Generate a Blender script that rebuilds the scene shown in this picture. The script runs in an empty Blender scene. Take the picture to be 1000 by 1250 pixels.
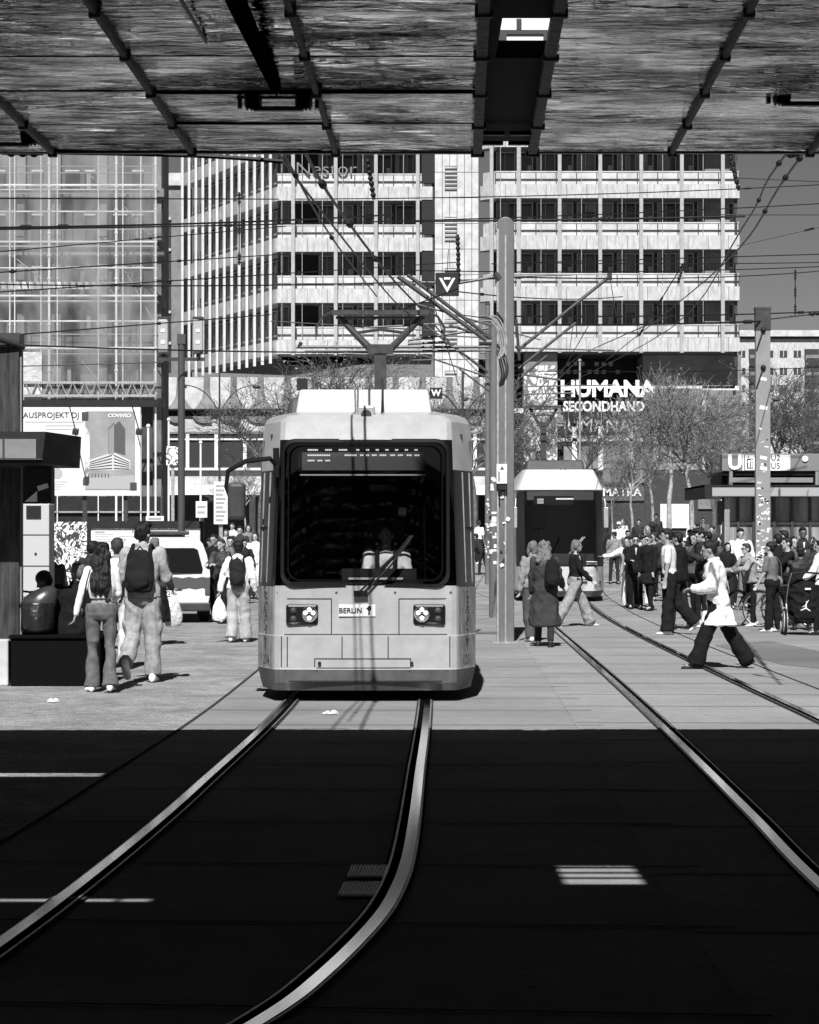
import bpy, math, random
from math import radians as R, sin, cos, pi, sqrt
from mathutils import Vector, Matrix, noise
random.seed(7)
scn = bpy.context.scene
col = scn.collection
# ------------------------------------------------------------------ camera, world, sun, exposure
F = 2700.0; HC = 1.65; YH = 660.0
cam_d = bpy.data.cameras.new('camera'); cam = bpy.data.objects.new('camera', cam_d); col.objects.link(cam)
cam.location = (0, 0, HC); cam.rotation_euler = (R(90), 0, 0)
cam_d.sensor_fit = 'HORIZONTAL'; cam_d.sensor_width = 36; cam_d.lens = 36*F/1000
cam_d.shift_y = (YH-625)/1000; cam_d.clip_start = 0.1; cam_d.clip_end = 3000
scn.camera = cam
SUN_EL, SUN_AZ = 47.0, 5.0        # sun behind the camera, a little to its left
world = bpy.data.worlds.new('World'); scn.world = world; world.use_nodes = True
nt = world.node_tree; nt.nodes.clear()
sky = nt.nodes.new('ShaderNodeTexSky'); sky.sky_type = 'NISHITA'; sky.sun_disc = False
sky.air_density = .7; sky.dust_density = .1; sky.ozone_density = 5; sky.sun_elevation = R(SUN_EL); sky.sun_rotation = R(180+SUN_AZ)
sep = nt.nodes.new('ShaderNodeSeparateColor'); bg = nt.nodes.new('ShaderNodeBackground'); ow = nt.nodes.new('ShaderNodeOutputWorld')
nt.links.new(sky.outputs[0], sep.inputs[0]); nt.links.new(sep.outputs[0], bg.inputs[0]); nt.links.new(bg.outputs[0], ow.inputs[0])
bg.inputs[1].default_value = 0.05
sl = bpy.data.lights.new('sun', 'SUN'); so = bpy.data.objects.new('sun', sl); col.objects.link(so)
sl.energy = 4.7; sl.angle = R(0.5); sl.color = (1, 1, 1)
sd = Vector((-sin(R(SUN_AZ))*cos(R(SUN_EL)), -cos(R(SUN_AZ))*cos(R(SUN_EL)), sin(R(SUN_EL))))
so.rotation_euler = sd.to_track_quat('Z', 'Y').to_euler(); so.location = (-20, -60, 60)
scn.view_settings.view_transform = 'Standard'; scn.view_settings.look = 'None'
scn.view_settings.exposure = 0.70; scn.view_settings.gamma = 1.0
scn.render.engine = 'CYCLES'; scn.cycles.max_bounces = 8; scn.cycles.transparent_max_bounces = 24

# ------------------------------------------------------------------ helpers
def gz(y):                                    # height of the ground: the square rises gently far off
    t = min(max((y-60)/34.0, 0), 1)
    return 0.82*t*t*(3-2*t)
def X(px, d): return (px-500)*d/F
def Z(py, d): return HC+(YH-py)*d/F
def G(px, py):
    d = F*HC/(py-YH); return (X(px, d), d)

def mat(name, v, rough=.7, metal=0.0, spec=.3, ns=None, na=.3, bs=None, ba=.3, st=(1, 1, 1), det=4, emit=0, bd=.02, coat=0):
    m = bpy.data.materials.new(name); m.use_nodes = True
    t = m.node_tree; b = t.nodes['Principled BSDF']
    b.inputs['Base Color'].default_value = (v, v, v, 1); b.inputs['Roughness'].default_value = rough
    b.inputs['Metallic'].default_value = metal; b.inputs['Specular IOR Level'].default_value = spec
    if coat: b.inputs['Coat Weight'].default_value = coat; b.inputs['Coat Roughness'].default_value = .08
    if emit:
        b.inputs['Emission Color'].default_value = (1, 1, 1, 1); b.inputs['Emission Strength'].default_value = emit
    if ns or bs:
        tc = t.nodes.new('ShaderNodeTexCoord'); mp = t.nodes.new('ShaderNodeMapping'); mp.inputs['Scale'].default_value = st
        t.links.new(tc.outputs['Object'], mp.inputs[0])
    if ns:
        n = t.nodes.new('ShaderNodeTexNoise'); n.inputs['Scale'].default_value = ns; n.inputs['Detail'].default_value = det
        n.inputs['Roughness'].default_value = .65
        r = t.nodes.new('ShaderNodeMapRange'); r.inputs[1].default_value = .3; r.inputs[2].default_value = .7
        r.inputs[3].default_value = max(v*(1-na), 0); r.inputs[4].default_value = min(v*(1+na), .92)
        t.links.new(mp.outputs[0], n.inputs['Vector']); t.links.new(n.outputs[0], r.inputs[0]); t.links.new(r.outputs[0], b.inputs['Base Color'])
    if bs:
        n = t.nodes.new('ShaderNodeTexNoise'); n.inputs['Scale'].default_value = bs; n.inputs['Detail'].default_value = 4
        u = t.nodes.new('ShaderNodeBump'); u.inputs['Strength'].default_value = ba; u.inputs['Distance'].default_value = bd
        t.links.new(mp.outputs[0], n.inputs['Vector']); t.links.new(n.outputs[0], u.inputs['Height']); t.links.new(u.outputs[0], b.inputs['Normal'])
    return m
def glass(name, tint=.75, refl=.35, rough=.02):
    m = bpy.data.materials.new(name); m.use_nodes = True; t = m.node_tree; t.nodes.clear()
    o = t.nodes.new('ShaderNodeOutputMaterial'); mx = t.nodes.new('ShaderNodeMixShader')
    tr = t.nodes.new('ShaderNodeBsdfTransparent'); tr.inputs[0].default_value = (tint, tint, tint, 1)
    gl = t.nodes.new('ShaderNodeBsdfGlossy'); gl.inputs['Roughness'].default_value = rough; gl.inputs[0].default_value = (.9, .9, .9, 1)
    fr = t.nodes.new('ShaderNodeFresnel'); fr.inputs[0].default_value = 1.5
    mm = t.nodes.new('ShaderNodeMath'); mm.operation = 'MAXIMUM'; mm.inputs[1].default_value = refl*.2
    t.links.new(fr.outputs[0], mm.inputs[0]); t.links.new(mm.outputs[0], mx.inputs[0])
    t.links.new(tr.outputs[0], mx.inputs[1]); t.links.new(gl.outputs[0], mx.inputs[2]); t.links.new(mx.outputs[0], o.inputs[0])
    return m
def scribble(name, a, b_, sc=6, lo=.47, hi=.52, dist=1.5, kind='wave'):
    m = mat(name, a, .6); t = m.node_tree; b = t.nodes['Principled BSDF']
    tc = t.nodes.new('ShaderNodeTexCoord')
    n = t.nodes.new('ShaderNodeTexNoise'); n.inputs['Scale'].default_value = sc; n.inputs['Detail'].default_value = 1.5; n.inputs['Distortion'].default_value = dist
    w = t.nodes.new('ShaderNodeMath'); w.operation = 'PINGPONG'; w.inputs[1].default_value = .12
    r = t.nodes.new('ShaderNodeMapRange'); r.inputs[1].default_value = .045; r.inputs[2].default_value = .065
    r.inputs[3].default_value = b_; r.inputs[4].default_value = a
    t.links.new(tc.outputs['Object'], n.inputs['Vector']); t.links.new(n.outputs[0], w.inputs[0]); t.links.new(w.outputs[0], r.inputs[0])
    t.links.new(r.outputs[0], b.inputs['Base Color'])
    return m

class MB:
    def __init__(s): s.v = []; s.f = []; s.m = []; s.cut = []
    def add(s, vs, fs, mi=0):
        s.cut.append((len(s.v), len(s.f))); o = len(s.v); s.v += [tuple(p) for p in vs]; s.f += [tuple(i+o for i in f) for f in fs]; s.m += [mi]*len(fs); return s
    def box(s, x0, x1, y0, y1, z0, z1, mi=0):
        return s.add([(x0, y0, z0), (x1, y0, z0), (x1, y1, z0), (x0, y1, z0), (x0, y0, z1), (x1, y0, z1), (x1, y1, z1), (x0, y1, z1)],
                     [(0, 3, 2, 1), (4, 5, 6, 7), (0, 1, 5, 4), (1, 2, 6, 5), (2, 3, 7, 6), (3, 0, 4, 7)], mi)
    def obox(s, c, size, rot=(0, 0, 0), mi=0):
        from mathutils import Euler
        M_ = Euler(rot).to_matrix(); hx, hy, hz = [k/2 for k in size]; vs = []
        for z in (-hz, hz):
            for x, y in ((-hx, -hy), (hx, -hy), (hx, hy), (-hx, hy)): vs.append(Vector(c)+M_ @ Vector((x, y, z)))
        return s.add(vs, [(0, 3, 2, 1), (4, 5, 6, 7), (0, 1, 5, 4), (1, 2, 6, 5), (2, 3, 7, 6), (3, 0, 4, 7)], mi)
    def cyl(s, p0, p1, r0, r1=None, n=12, mi=0, cap=True):
        r1 = r0 if r1 is None else r1; p0 = Vector(p0); p1 = Vector(p1); d = (p1-p0)
        if d.length < 1e-6: return s
        d.normalize(); a = d.orthogonal().normalized(); b = d.cross(a); vs = []
        for p, r in ((p0, r0), (p1, r1)):
            for i in range(n):
                t = 2*pi*i/n; vs.append(p+a*(r*cos(t))+b*(r*sin(t)))
        fs = [(i, (i+1) % n, n+(i+1) % n, n+i) for i in range(n)]
        if cap: fs += [tuple(reversed(range(n))), tuple(range(n, 2*n))]
        return s.add(vs, fs, mi)
    def tube(s, pts, r, n=6, mi=0, cap=True):
        P = [Vector(p) for p in pts]; vs = []; k = len(P)
        ref = None
        for i in range(k):
            d = (P[min(i+1, k-1)]-P[max(i-1, 0)]).normalized()
            if ref is None: ref = d.orthogonal().normalized()
            ref = (ref-d*ref.dot(d)).normalized(); b = d.cross(ref)
            rr = r[i] if isinstance(r, (list, tuple)) else r
            for j in range(n):
                t = 2*pi*j/n; vs.append(P[i]+ref*(rr*cos(t))+b*(rr*sin(t)))
        fs = [(i*n+j, i*n+(j+1) % n, (i+1)*n+(j+1) % n, (i+1)*n+j) for i in range(k-1) for j in range(n)]
        if cap: fs += [tuple(reversed(range(n))), tuple(range((k-1)*n, k*n))]
        return s.add(vs, fs, mi)
    def rings(s, rs, mi=0, cap=True):           # rs: list of equally long closed loops
        n = len(rs[0]); vs = [p for r in rs for p in r]
        fs = [(i*n+j, i*n+(j+1) % n, (i+1)*n+(j+1) % n, (i+1)*n+j) for i in range(len(rs)-1) for j in range(n)]
        if cap: fs += [tuple(reversed(range(n))), tuple(range((len(rs)-1)*n, len(rs)*n))]
        return s.add(vs, fs, mi)
    def ell(s, c, r, n=12, k=8, mi=0, M_=None):
        if not isinstance(r, (tuple, list)): r = (r, r, r)
        c = Vector(c); vs = []; M_ = M_ or Matrix.Identity(3)
        for i in range(1, k):
            a = pi*i/k
            for j in range(n):
                t = 2*pi*j/n; vs.append(c+M_ @ Vector((r[0]*sin(a)*cos(t), r[1]*sin(a)*sin(t), -r[2]*cos(a))))
        b = len(vs); vs += [c+M_ @ Vector((0, 0, -r[2])), c+M_ @ Vector((0, 0, r[2]))]
        fs = [(i*n+j, i*n+(j+1) % n, (i+1)*n+(j+1) % n, (i+1)*n+j) for i in range(k-2) for j in range(n)]
        fs += [(b, (j+1) % n, j) for j in range(n)]+[(b+1, (k-2)*n+j, (k-2)*n+(j+1) % n) for j in range(n)]
        return s.add(vs, fs, mi)
    def cap_(s, p0, p1, r0, r1, n=10):           # tapered capsule
        s.ell(p0, r0, n, 6); s.ell(p1, r1, n, 6); return s.cyl(p0, p1, r0, r1, n)
    def prism(s, pts, a, b, ax='y', mi=0):       # 2D outline pushed from a to b along an axis
        n = len(pts)
        if ax == 'y': vs = [(x, a, z) for x, z in pts]+[(x, b, z) for x, z in pts]
        elif ax == 'z': vs = [(x, y, a) for x, y in pts]+[(x, y, b) for x, y in pts]
        else: vs = [(a, y, z) for y, z in pts]+[(b, y, z) for y, z in pts]
        fs = [(i, (i+1) % n, n+(i+1) % n, n+i) for i in range(n)]+[tuple(reversed(range(n))), tuple(range(n, 2*n))]
        return s.add(vs, fs, mi)
    def wheel(s, c, r, w, ax='x', mi=0, n=24, prof=None):
        c = Vector(c); prof = prof or [(0, -.5), (.8, -.5), (.95, -.42), (1, -.2), (1, .2), (.95, .42), (.8, .5), (0, .5)]
        rs = []
        for q, t in prof:
            rr = max(q*r, .001)
            rs.append([c+(Vector((t*w, rr*cos(2*pi*i/n), rr*sin(2*pi*i/n))) if ax == 'x' else Vector((rr*cos(2*pi*i/n), t*w, rr*sin(2*pi*i/n)))) for i in range(n)])
        return s.rings(rs, mi)
    def each(s, name, mats, parent=None, **kw):   # every primitive added becomes an object of its own
        cuts = s.cut+[(len(s.v), len(s.f))]; out = []
        for (v0, f0), (v1, f1) in zip(cuts[:-1], cuts[1:]):
            q = MB(); q.v = s.v[v0:v1]; q.f = [tuple(i-v0 for i in f) for f in s.f[f0:f1]]; q.m = s.m[f0:f1]
            mm = mats
            if isinstance(mats, (list, tuple)) and q.m: mm = mats[q.m[0]]
            out.append(q.build(name, mm, parent, **kw))
        return out
    def build(s, name, mats, parent=None, smooth=False, bevel=0, loc=None, fix=True):
        me = bpy.data.meshes.new(name); me.from_pydata([tuple(v) for v in s.v], [], s.f)
        mats = mats if isinstance(mats, (list, tuple)) else [mats]
        for m in mats: me.materials.append(m)
        if len(mats) > 1: me.polygons.foreach_set('material_index', s.m)
        if fix:
            import bmesh
            bm = bmesh.new(); bm.from_mesh(me); bmesh.ops.recalc_face_normals(bm, faces=bm.faces); bm.to_mesh(me); bm.free()
        if smooth:
            me.polygons.foreach_set('use_smooth', [True]*len(me.polygons)); me.set_sharp_from_angle(angle=R(smooth if smooth is not True else 40))
        me.update()
        o = bpy.data.objects.new(name, me); col.objects.link(o); o.parent = parent
        if loc: o.location = loc
        if bevel:
            b = o.modifiers.new('bevel', 'BEVEL'); b.width = bevel; b.segments = 2; b.limit_method = 'ANGLE'; b.angle_limit = R(40)
            b.harden_normals = False
        return o
def tag(o, label=None, cat=None, group=None, kind=None):
    if label: o['label'] = label
    if cat: o['category'] = cat
    if group: o['group'] = group
    if kind: o['kind'] = kind
    return o
def thing(name, loc, label, cat, rz=0, group=None):
    o = bpy.data.objects.new(name, None); o.empty_display_size = .2; col.objects.link(o)
    o.location = loc; o.rotation_euler = (0, 0, rz); return tag(o, label, cat, group)
def struct(o): o['kind'] = 'structure'; return o
def dup(o, parent=None, loc=None, rz=None):
    c = o.copy(); col.objects.link(c); c.parent = parent
    if loc is not None: c.location = loc
    if rz is not None: c.rotation_euler = (0, 0, rz)
    for ch in [k for k in KIDS(o)]: dup(ch, c)
    return c
def KIDS(o): return [k for k in col.objects if k.parent == o]
QUEUE = []                                       # curves turned into meshes at the end
def text(name, s, size, loc, m, parent=None, ext=.01, off=0, rot=(R(90), 0, 0), align='CENTER', sx=1, sy=1):
    c = bpy.data.curves.new(name, 'FONT'); c.body = s; c.size = size; c.extrude = ext; c.offset = off
    c.align_x = align; c.align_y = 'CENTER'; c.resolution_u = 3; c.materials.append(m)
    o = bpy.data.objects.new(name, c); col.objects.link(o); o.parent = parent; o.location = loc; o.rotation_euler = rot; o.scale = (sx, sy, 1)
    QUEUE.append((o, 'text')); return o
def catmull(P, n=8):
    out = []
    for i in range(len(P)-1):
        p0 = Vector(P[max(i-1, 0)]); p1 = Vector(P[i]); p2 = Vector(P[i+1]); p3 = Vector(P[min(i+2, len(P)-1)])
        for k in range(n):
            t = k/n; out.append(.5*((2*p1)+(-p0+p2)*t+(2*p0-5*p1+4*p2-p3)*t*t+(-p0+3*p1-3*p2+p3)*t*t*t))
    out.append(Vector(P[-1])); return out

# ------------------------------------------------------------------ materials
black = mat('matt_black', .012, .6, ns=5, na=.4)
dark = mat('dark_grey', .04, .55, ns=6, na=.3)
steel = mat('painted_pole_steel', .12, .5, ns=3, na=.25, st=(1, 1, .3), bs=30, ba=.05)
dsteel = mat('dark_steel', .05, .45, metal=.2, ns=8, na=.3)
galv = mat('galvanised_steel', .35, .45, metal=.4, ns=9, na=.3)
white = mat('white_paint', .66, .5, ns=3, na=.1)
sticker = mat('sticker_paper', .7, .6, ns=20, na=.4)
wire_m = mat('wire_black', .01, .5)
rubber = mat('rubber', .015, .75)
chrome = mat('chrome', .8, .15, metal=1)
conc = mat('pale_concrete', .46, .85, ns=1.3, na=.25, bs=12, ba=.15)
conc2 = mat('grey_concrete', .18, .85, ns=1.3, na=.25, bs=12, ba=.15)
# ------------------------------------------------------------------ ground, track beds, rails
def ground_mat():
    m = mat('plaza_paving', .3, .92, spec=0); t = m.node_tree; b = t.nodes['Principled BSDF']; N = t.nodes.new; L = t.links.new
    tc = N('ShaderNodeTexCoord')
    br = N('ShaderNodeTexBrick'); br.inputs['Scale'].default_value = 8; br.inputs['Color1'].default_value = (.20, .20, .20, 1); br.inputs['Color2'].default_value = (.28, .28, .28, 1)
    br.inputs['Mortar'].default_value = (.12, .12, .12, 1); br.inputs['Mortar Size'].default_value = .02; br.inputs['Brick Width'].default_value = .9; br.inputs['Row Height'].default_value = .8
    n = N('ShaderNodeTexNoise'); n.inputs['Scale'].default_value = 1.2; n.inputs['Detail'].default_value = 8
    n2 = N('ShaderNodeTexNoise'); n2.inputs['Scale'].default_value = 30; n2.inputs['Detail'].default_value = 4
    r = N('ShaderNodeMapRange'); r.inputs[1].default_value = .3; r.inputs[2].default_value = .7; r.inputs[3].default_value = .75; r.inputs[4].default_value = 1.2
    r2 = N('ShaderNodeMapRange'); r2.inputs[1].default_value = .3; r2.inputs[2].default_value = .7; r2.inputs[3].default_value = .7; r2.inputs[4].default_value = 1.25
    a = N('ShaderNodeMix'); a.data_type = 'RGBA'; a.blend_type = 'MULTIPLY'; a.inputs[0].default_value = 1
    c = N('ShaderNodeMix'); c.data_type = 'RGBA'; c.blend_type = 'MULTIPLY'; c.inputs[0].default_value = 1
    for q in (br, n, n2): L(tc.outputs['Object'], q.inputs['Vector'])
    L(n.outputs[0], r.inputs[0]); L(n2.outputs[0], r2.inputs[0]); L(br.outputs[0], a.inputs[6]); L(r.outputs[0], a.inputs[7])
    L(a.outputs[2], c.inputs[6]); L(r2.outputs[0], c.inputs[7]); L(c.outputs[2], b.inputs['Base Color'])
    u = N('ShaderNodeBump'); u.inputs['Strength'].default_value = .5; u.inputs['Distance'].default_value = .01
    L(br.outputs[1], u.inputs['Height']); u.invert = True; L(u.outputs[0], b.inputs['Normal'])
    return m
def slab_mat(name, v):
    m = mat(name, v, .9, spec=0); t = m.node_tree; b = t.nodes['Principled BSDF']; N = t.nodes.new; L = t.links.new
    tc = N('ShaderNodeTexCoord'); out = None
    for sc, st, lo, hi in ((.7, (.6, 1.3, 1), .86, 1.1), (9, (.5, 1.1, 1), .9, 1.08), (70, (1, 1, 1), .8, 1.2), (.25, (1, 1, 1), .85, 1.12)):
        mp = N('ShaderNodeMapping'); mp.inputs['Scale'].default_value = st; n = N('ShaderNodeTexNoise'); n.inputs['Scale'].default_value = sc; n.inputs['Detail'].default_value = 6
        r = N('ShaderNodeMapRange'); r.inputs[1].default_value = .3; r.inputs[2].default_value = .7; r.inputs[3].default_value = lo; r.inputs[4].default_value = hi
        L(tc.outputs['Object'], mp.inputs[0]); L(mp.outputs[0], n.inputs['Vector']); L(n.outputs[0], r.inputs[0])
        k = N('ShaderNodeMath'); k.operation = 'MULTIPLY'
        if out is None: k.inputs[0].default_value = v
        else: L(out, k.inputs[0])
        L(r.outputs[0], k.inputs[1]); out = k.outputs[0]
    vo = N('ShaderNodeTexVoronoi'); vo.inputs['Scale'].default_value = 1.9; vo.inputs['Randomness'].default_value = 1; L(tc.outputs['Object'], vo.inputs['Vector'])
    g_ = N('ShaderNodeMapRange'); g_.inputs[1].default_value = .035; g_.inputs[2].default_value = .05; g_.inputs[3].default_value = .55; g_.inputs[4].default_value = 1; L(vo.outputs['Distance'], g_.inputs[0])
    k = N('ShaderNodeMath'); k.operation = 'MULTIPLY'; L(out, k.inputs[0]); L(g_.outputs[0], k.inputs[1]); out = k.outputs[0]
    L(out, b.inputs['Base Color']); return m
paving = ground_mat(); slabm = slab_mat('track_concrete', .24); asph = slab_mat('plaza_asphalt', .222); patchm = slab_mat('smooth_asphalt', .15)
g = MB(); ys = [-60, -20, 0, 10, 20, 30, 40, 50]+[60+2*i for i in range(18)]+[110, 200, 600, 2500]
xs = [-1500, -60, -20, 0, 20, 60, 1500]
for j, y in enumerate(ys):
    for x in xs: g.v.append((x, y, gz(y)))
n = len(xs)
for j in range(len(ys)-1):
    for i in range(n-1): g.f.append((j*n+i, j*n+i+1, (j+1)*n+i+1, (j+1)*n+i)); g.m.append(0)
struct(g.build('ground', paving, fix=False))
LA = [(-75, 1200), (0, 1158), (30, 1137), (74, 1105), (118, 1072), (166, 1035), (213, 991), (250, 952.5), (322, 891), (350, 861)]
LB = [(200, 1305), (308, 1249), (355, 1217.5), (390, 1193), (425, 1165), (456.5, 1133.5), (481, 1095), (497, 1053), (504, 997), (511, 944.5), (518, 899), (522, 861)]
RA = [(1190, 1290), (1085, 1172), (1000, 1080.6), (953, 1037), (910, 992), (856, 938), (813, 891.6), (784, 866), (748, 830), (712, 801.6), (676, 767.4), (652, 737)]
RB = [(1700, 1190), (1420, 1065), (1210, 975), (1080, 920), (1000, 882.6), (946, 855.6), (906, 834), (874, 818), (845, 806), (827, 799), (795, 784), (766, 768.5), (741, 753), (720, 737)]
import numpy as np
def wpath(P): return catmull([Vector((x, y, 0)) for x, y in P], 8)
def fitted(P, deg, ys_, tail):                  # smooth curve through the sighted rail points
    w = [G(*p) for p in P]; c = np.polyfit([q[1] for q in w], [q[0] for q in w], deg)
    return wpath([(float(np.polyval(c, y)), y) for y in ys_]+tail)
pLA = wpath([(-2.15, 4.5), (-1.93, 6), (-1.77, 7.5), (-1.658, 8.95), (-1.58, 10.2), (-1.50, 11.9), (-1.44, 13.5), (-1.39, 15.3), (-1.335, 17.2), (-1.28, 19.4), (-1.235, 22.2), (-1.21, 26), (-1.2, 32), (-1.2, 50)])
pLB = wpath([(-1.45, 5.2), (-.87, 6.4), (-.49, 7.56), (-.315, 8.36), (-.15, 9.42), (-.068, 10.25), (-.012, 11.35), (.03, 13.2), (.07, 15.6), (.125, 18.6), (.178, 22.2), (.21, 26), (.235, 32), (.235, 50)])
pRA = fitted(RA[2:], 4, [10.5, 13, 16, 19, 23, 28, 34, 41, 49, 57], [(3.5, 64), (3.9, 72)])
pRB = fitted(RB[2:], 3, [19, 23, 28, 34, 41, 49, 57], [(5.0, 64), (5.4, 72)])
pRA = wpath([(1.92, 4), (1.93, 7)]+[(p.x, p.y) for p in pRA[::8]]); pRB = wpath([(3.5, 4), (3.55, 8), (3.6, 13)]+[(p.x, p.y) for p in pRB[::8]])
def nrm(P, i):
    d = (P[min(i+1, len(P)-1)]-P[max(i-1, 0)]).normalized(); return Vector((d.y, -d.x, 0))
def strip(P, a, b, z, mb, mi=0):
    vs = []
    for i, p in enumerate(P):
        q = nrm(P, i); vs += [p+q*a+Vector((0, 0, z+gz(p.y))), p+q*b+Vector((0, 0, z+gz(p.y)))]
    mb.add(vs, [(2*i, 2*i+1, 2*i+3, 2*i+2) for i in range(len(P)-1)], mi)
# large asphalt field right of the tracks, and the track slabs
m_ = MB(); L_ = [p+nrm(pLA, i)*-.72 for i, p in enumerate(pLA)]
vs = []
for p in L_: vs += [(p.x, p.y, .004+gz(p.y)), (max(16, p.x+12), p.y, .004+gz(p.y))]
m_.add(vs, [(2*i, 2*i+1, 2*i+3, 2*i+2) for i in range(len(L_)-1)])
struct(m_.build('track_area', asph, fix=False))
bed = MB(); strip(pRA, -.75, 2.2, .008, bed); struct(bed.build('track_bed', slabm, fix=False))
pm = MB(); pm.add([(*G(872, 788), .008), (*G(940, 783), .008), (*G(1080, 812), .008), (*G(1080, 824), .008), (*G(955, 812), .008)], [(0, 1, 2, 3, 4)])
struct(pm.build('pavement', patchm))
seam = mat('joint_tar', .04, .9, spec=0, ns=20, na=.5)
j = MB()
strip(L_, -.02, .015, .009, j)
strip(pRB, .7, .73, .013, j)
for P, a, b in ((pLA, -.68, 3.0), (pRA, -.74, 2.2)):       # cross joints of the concrete slabs
    acc = 0
    for i in range(1, len(P)):
        acc += (P[i]-P[i-1]).length
        if acc > 1.6 and P[i].y < 58:
            acc = 0; q = nrm(P, i); p = P[i]
            o = Vector((0, .012, .013)); vs = [p+q*a+o, p+q*b+o, p+q*b-Vector((0, .012, -.013)), p+q*a-Vector((0, .012, -.013))]
            j.add(vs, [(0, 1, 2, 3)])
struct(j.build('paving_joints', seam, fix=False))
railm = mat('polished_rail', .98, .12, metal=1)
lipm = mat('worn_rail_lip', .3, .45, metal=.7, ns=30, na=.7); groove = mat('rail_groove', .004, .9, spec=0)
for P, s, nm in ((pLA, 1, 'rail'), (pLB, -1, 'rail'), (pRA, 1, 'rail'), (pRB, -1, 'rail')):
    mb = MB()
    strip(P, -.06*s, .105*s, .016, mb, 3)
    strip(P, -.030*s, .030*s, .026, mb, 0)
    strip(P, .030*s, .075*s, .0185, mb, 1)
    strip(P, .075*s, .087*s, .025, mb, 2); strip(P, -.044*s, -.030*s, .022, mb, 2)
    struct(mb.build(nm, [railm, groove, lipm, seam], fix=False))
# ladder-like drain grates set in the track, litter
def grate(pts, label):
    p = [Vector((*G(*q), .02)) for q in pts]
    mb = MB(); mb.add([v+Vector((0, 0, -.006)) for v in p], [(0, 1, 2, 3)], 1)
    for k in range(13):
        t = k/12; a = p[0].lerp(p[1], t); b = p[3].lerp(p[2], t); mb.tube([a, b], .006, 4, 0)
    for a, b in ((0, 1), (3, 2)): mb.tube([p[a], p[b]], .008, 4, 0)
    o = mb.build('drain_grate', [galv, black]); tag(o, label, 'drain grate', 'drain grates between the rails')
grate([(425, 1075), (468, 1075), (473, 1062), (430, 1062)], 'farther of two steel slotted grates beside the curved rail')
grate([(414, 1098), (458, 1098), (466, 1083), (421, 1083)], 'nearer of two steel slotted grates beside the curved rail')
for px, py, w, lb in ((65, 858, .05, 'crumpled white paper scrap on the paving near the dark plinth'), (403, 873, .06, 'small dark and white bit of litter between the rails before the tram'),
                      (110, 843, .05, 'tiny pale scrap of paper at the long haired woman\'s heels')):
    x, y = G(px, py); mb = MB()
    mb.rings([[(w*cos(t)*(1+.5*sin(3*t+h_*60))*r_, .8*w*sin(t)*(1+.4*cos(4*t))*r_, .014+h_*(1+.8*sin(2*t+px))) for t in [2*pi*i/14 for i in range(14)]] for r_, h_ in ((1, 0), (.85, .012), (.5, .02), (.2, .012))])
    o = mb.build('paper_scrap', white, loc=(x, y, 0)); tag(o, lb, 'litter')
# ------------------------------------------------------------------ railway bridge overhead
ZB = 4.30                                      # soffit height
YB = 2700*(ZB-HC)/475                          # front edge: image row 185
def soffit_mat():
    m = mat('sheet_metal_soffit', .8, .3, metal=1); t = m.node_tree; b = t.nodes['Principled BSDF']; N = t.nodes.new; L = t.links.new
    tc = N('ShaderNodeTexCoord')
    def nz(st, sc, det, rough=.5, dist=0):
        mp = N('ShaderNodeMapping'); mp.inputs['Scale'].default_value = st; L(tc.outputs['Object'], mp.inputs[0])
        n = N('ShaderNodeTexNoise'); n.inputs['Scale'].default_value = sc; n.inputs['Detail'].default_value = det; n.inputs['Roughness'].default_value = rough; n.inputs['Distortion'].default_value = dist
        L(mp.outputs[0], n.inputs['Vector']); return n.outputs[0]
    def mr(x, a, b_, c, d):
        r = N('ShaderNodeMapRange'); r.inputs[1].default_value = a; r.inputs[2].default_value = b_; r.inputs[3].default_value = c; r.inputs[4].default_value = d; L(x, r.inputs[0]); return r.outputs[0]
    def ma(op, x, y):
        k = N('ShaderNodeMath'); k.operation = op
        for i, q in enumerate((x, y)):
            if isinstance(q, (int, float)): k.inputs[i].default_value = q
            else: L(q, k.inputs[i])
        return k.outputs[0]
    patch_ = mr(nz((1, 1.3, 1), .9, 3), .46, .58, .06, 1)          # dented areas; the masks put stains and reflection streaks into the colour
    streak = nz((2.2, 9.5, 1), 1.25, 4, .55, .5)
    refl_stain = mr(nz((.8, 3.4, 1), 1.5, 6, .68), .42, .58, .10, 1.0)
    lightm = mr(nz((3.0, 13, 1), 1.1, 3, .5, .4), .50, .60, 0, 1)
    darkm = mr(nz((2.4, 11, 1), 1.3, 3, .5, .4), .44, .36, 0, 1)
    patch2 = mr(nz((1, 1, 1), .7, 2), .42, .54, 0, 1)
    base = ma('ADD', refl_stain, ma('MULTIPLY', ma('MULTIPLY', lightm, patch_), .5))
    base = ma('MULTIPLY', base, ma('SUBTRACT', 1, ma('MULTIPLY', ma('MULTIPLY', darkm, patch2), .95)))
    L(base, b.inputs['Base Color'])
    u = N('ShaderNodeBump'); u.inputs['Distance'].default_value = .10; L(mr(patch_, 0, 1, .22, 1), u.inputs['Strength']); L(streak, u.inputs['Height'])
    L(u.outputs[0], b.inputs['Normal']); L(mr(nz((1, 2, 1), 1.3, 3), .35, .65, .03, .14), b.inputs['Roughness'])
    return m
soff = soffit_mat(); ribm = mat('soffit_rib', .12, .6, ns=14, na=.6, bs=30, ba=.4); deckm = mat('bridge_deck_dark', .02, .8)
bridge = thing('railway_bridge', (0, YB, 0), 'low railway bridge overhead with dented sheet metal underside crossing above the tracks', 'bridge')
sg = lambda xe: (xe-500)*YB/F                  # rib x at the front edge
VX = .062*YB                                    # ribs aim a little right
def rx(xe, y): return sg(xe)+(562-500)/F*(y-YB)
NB = 24
def yb(k): return -k*1.0
ribs = [-280, -108, 65, 235, 410, 583, 650, 820, 988, 1156]
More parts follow.
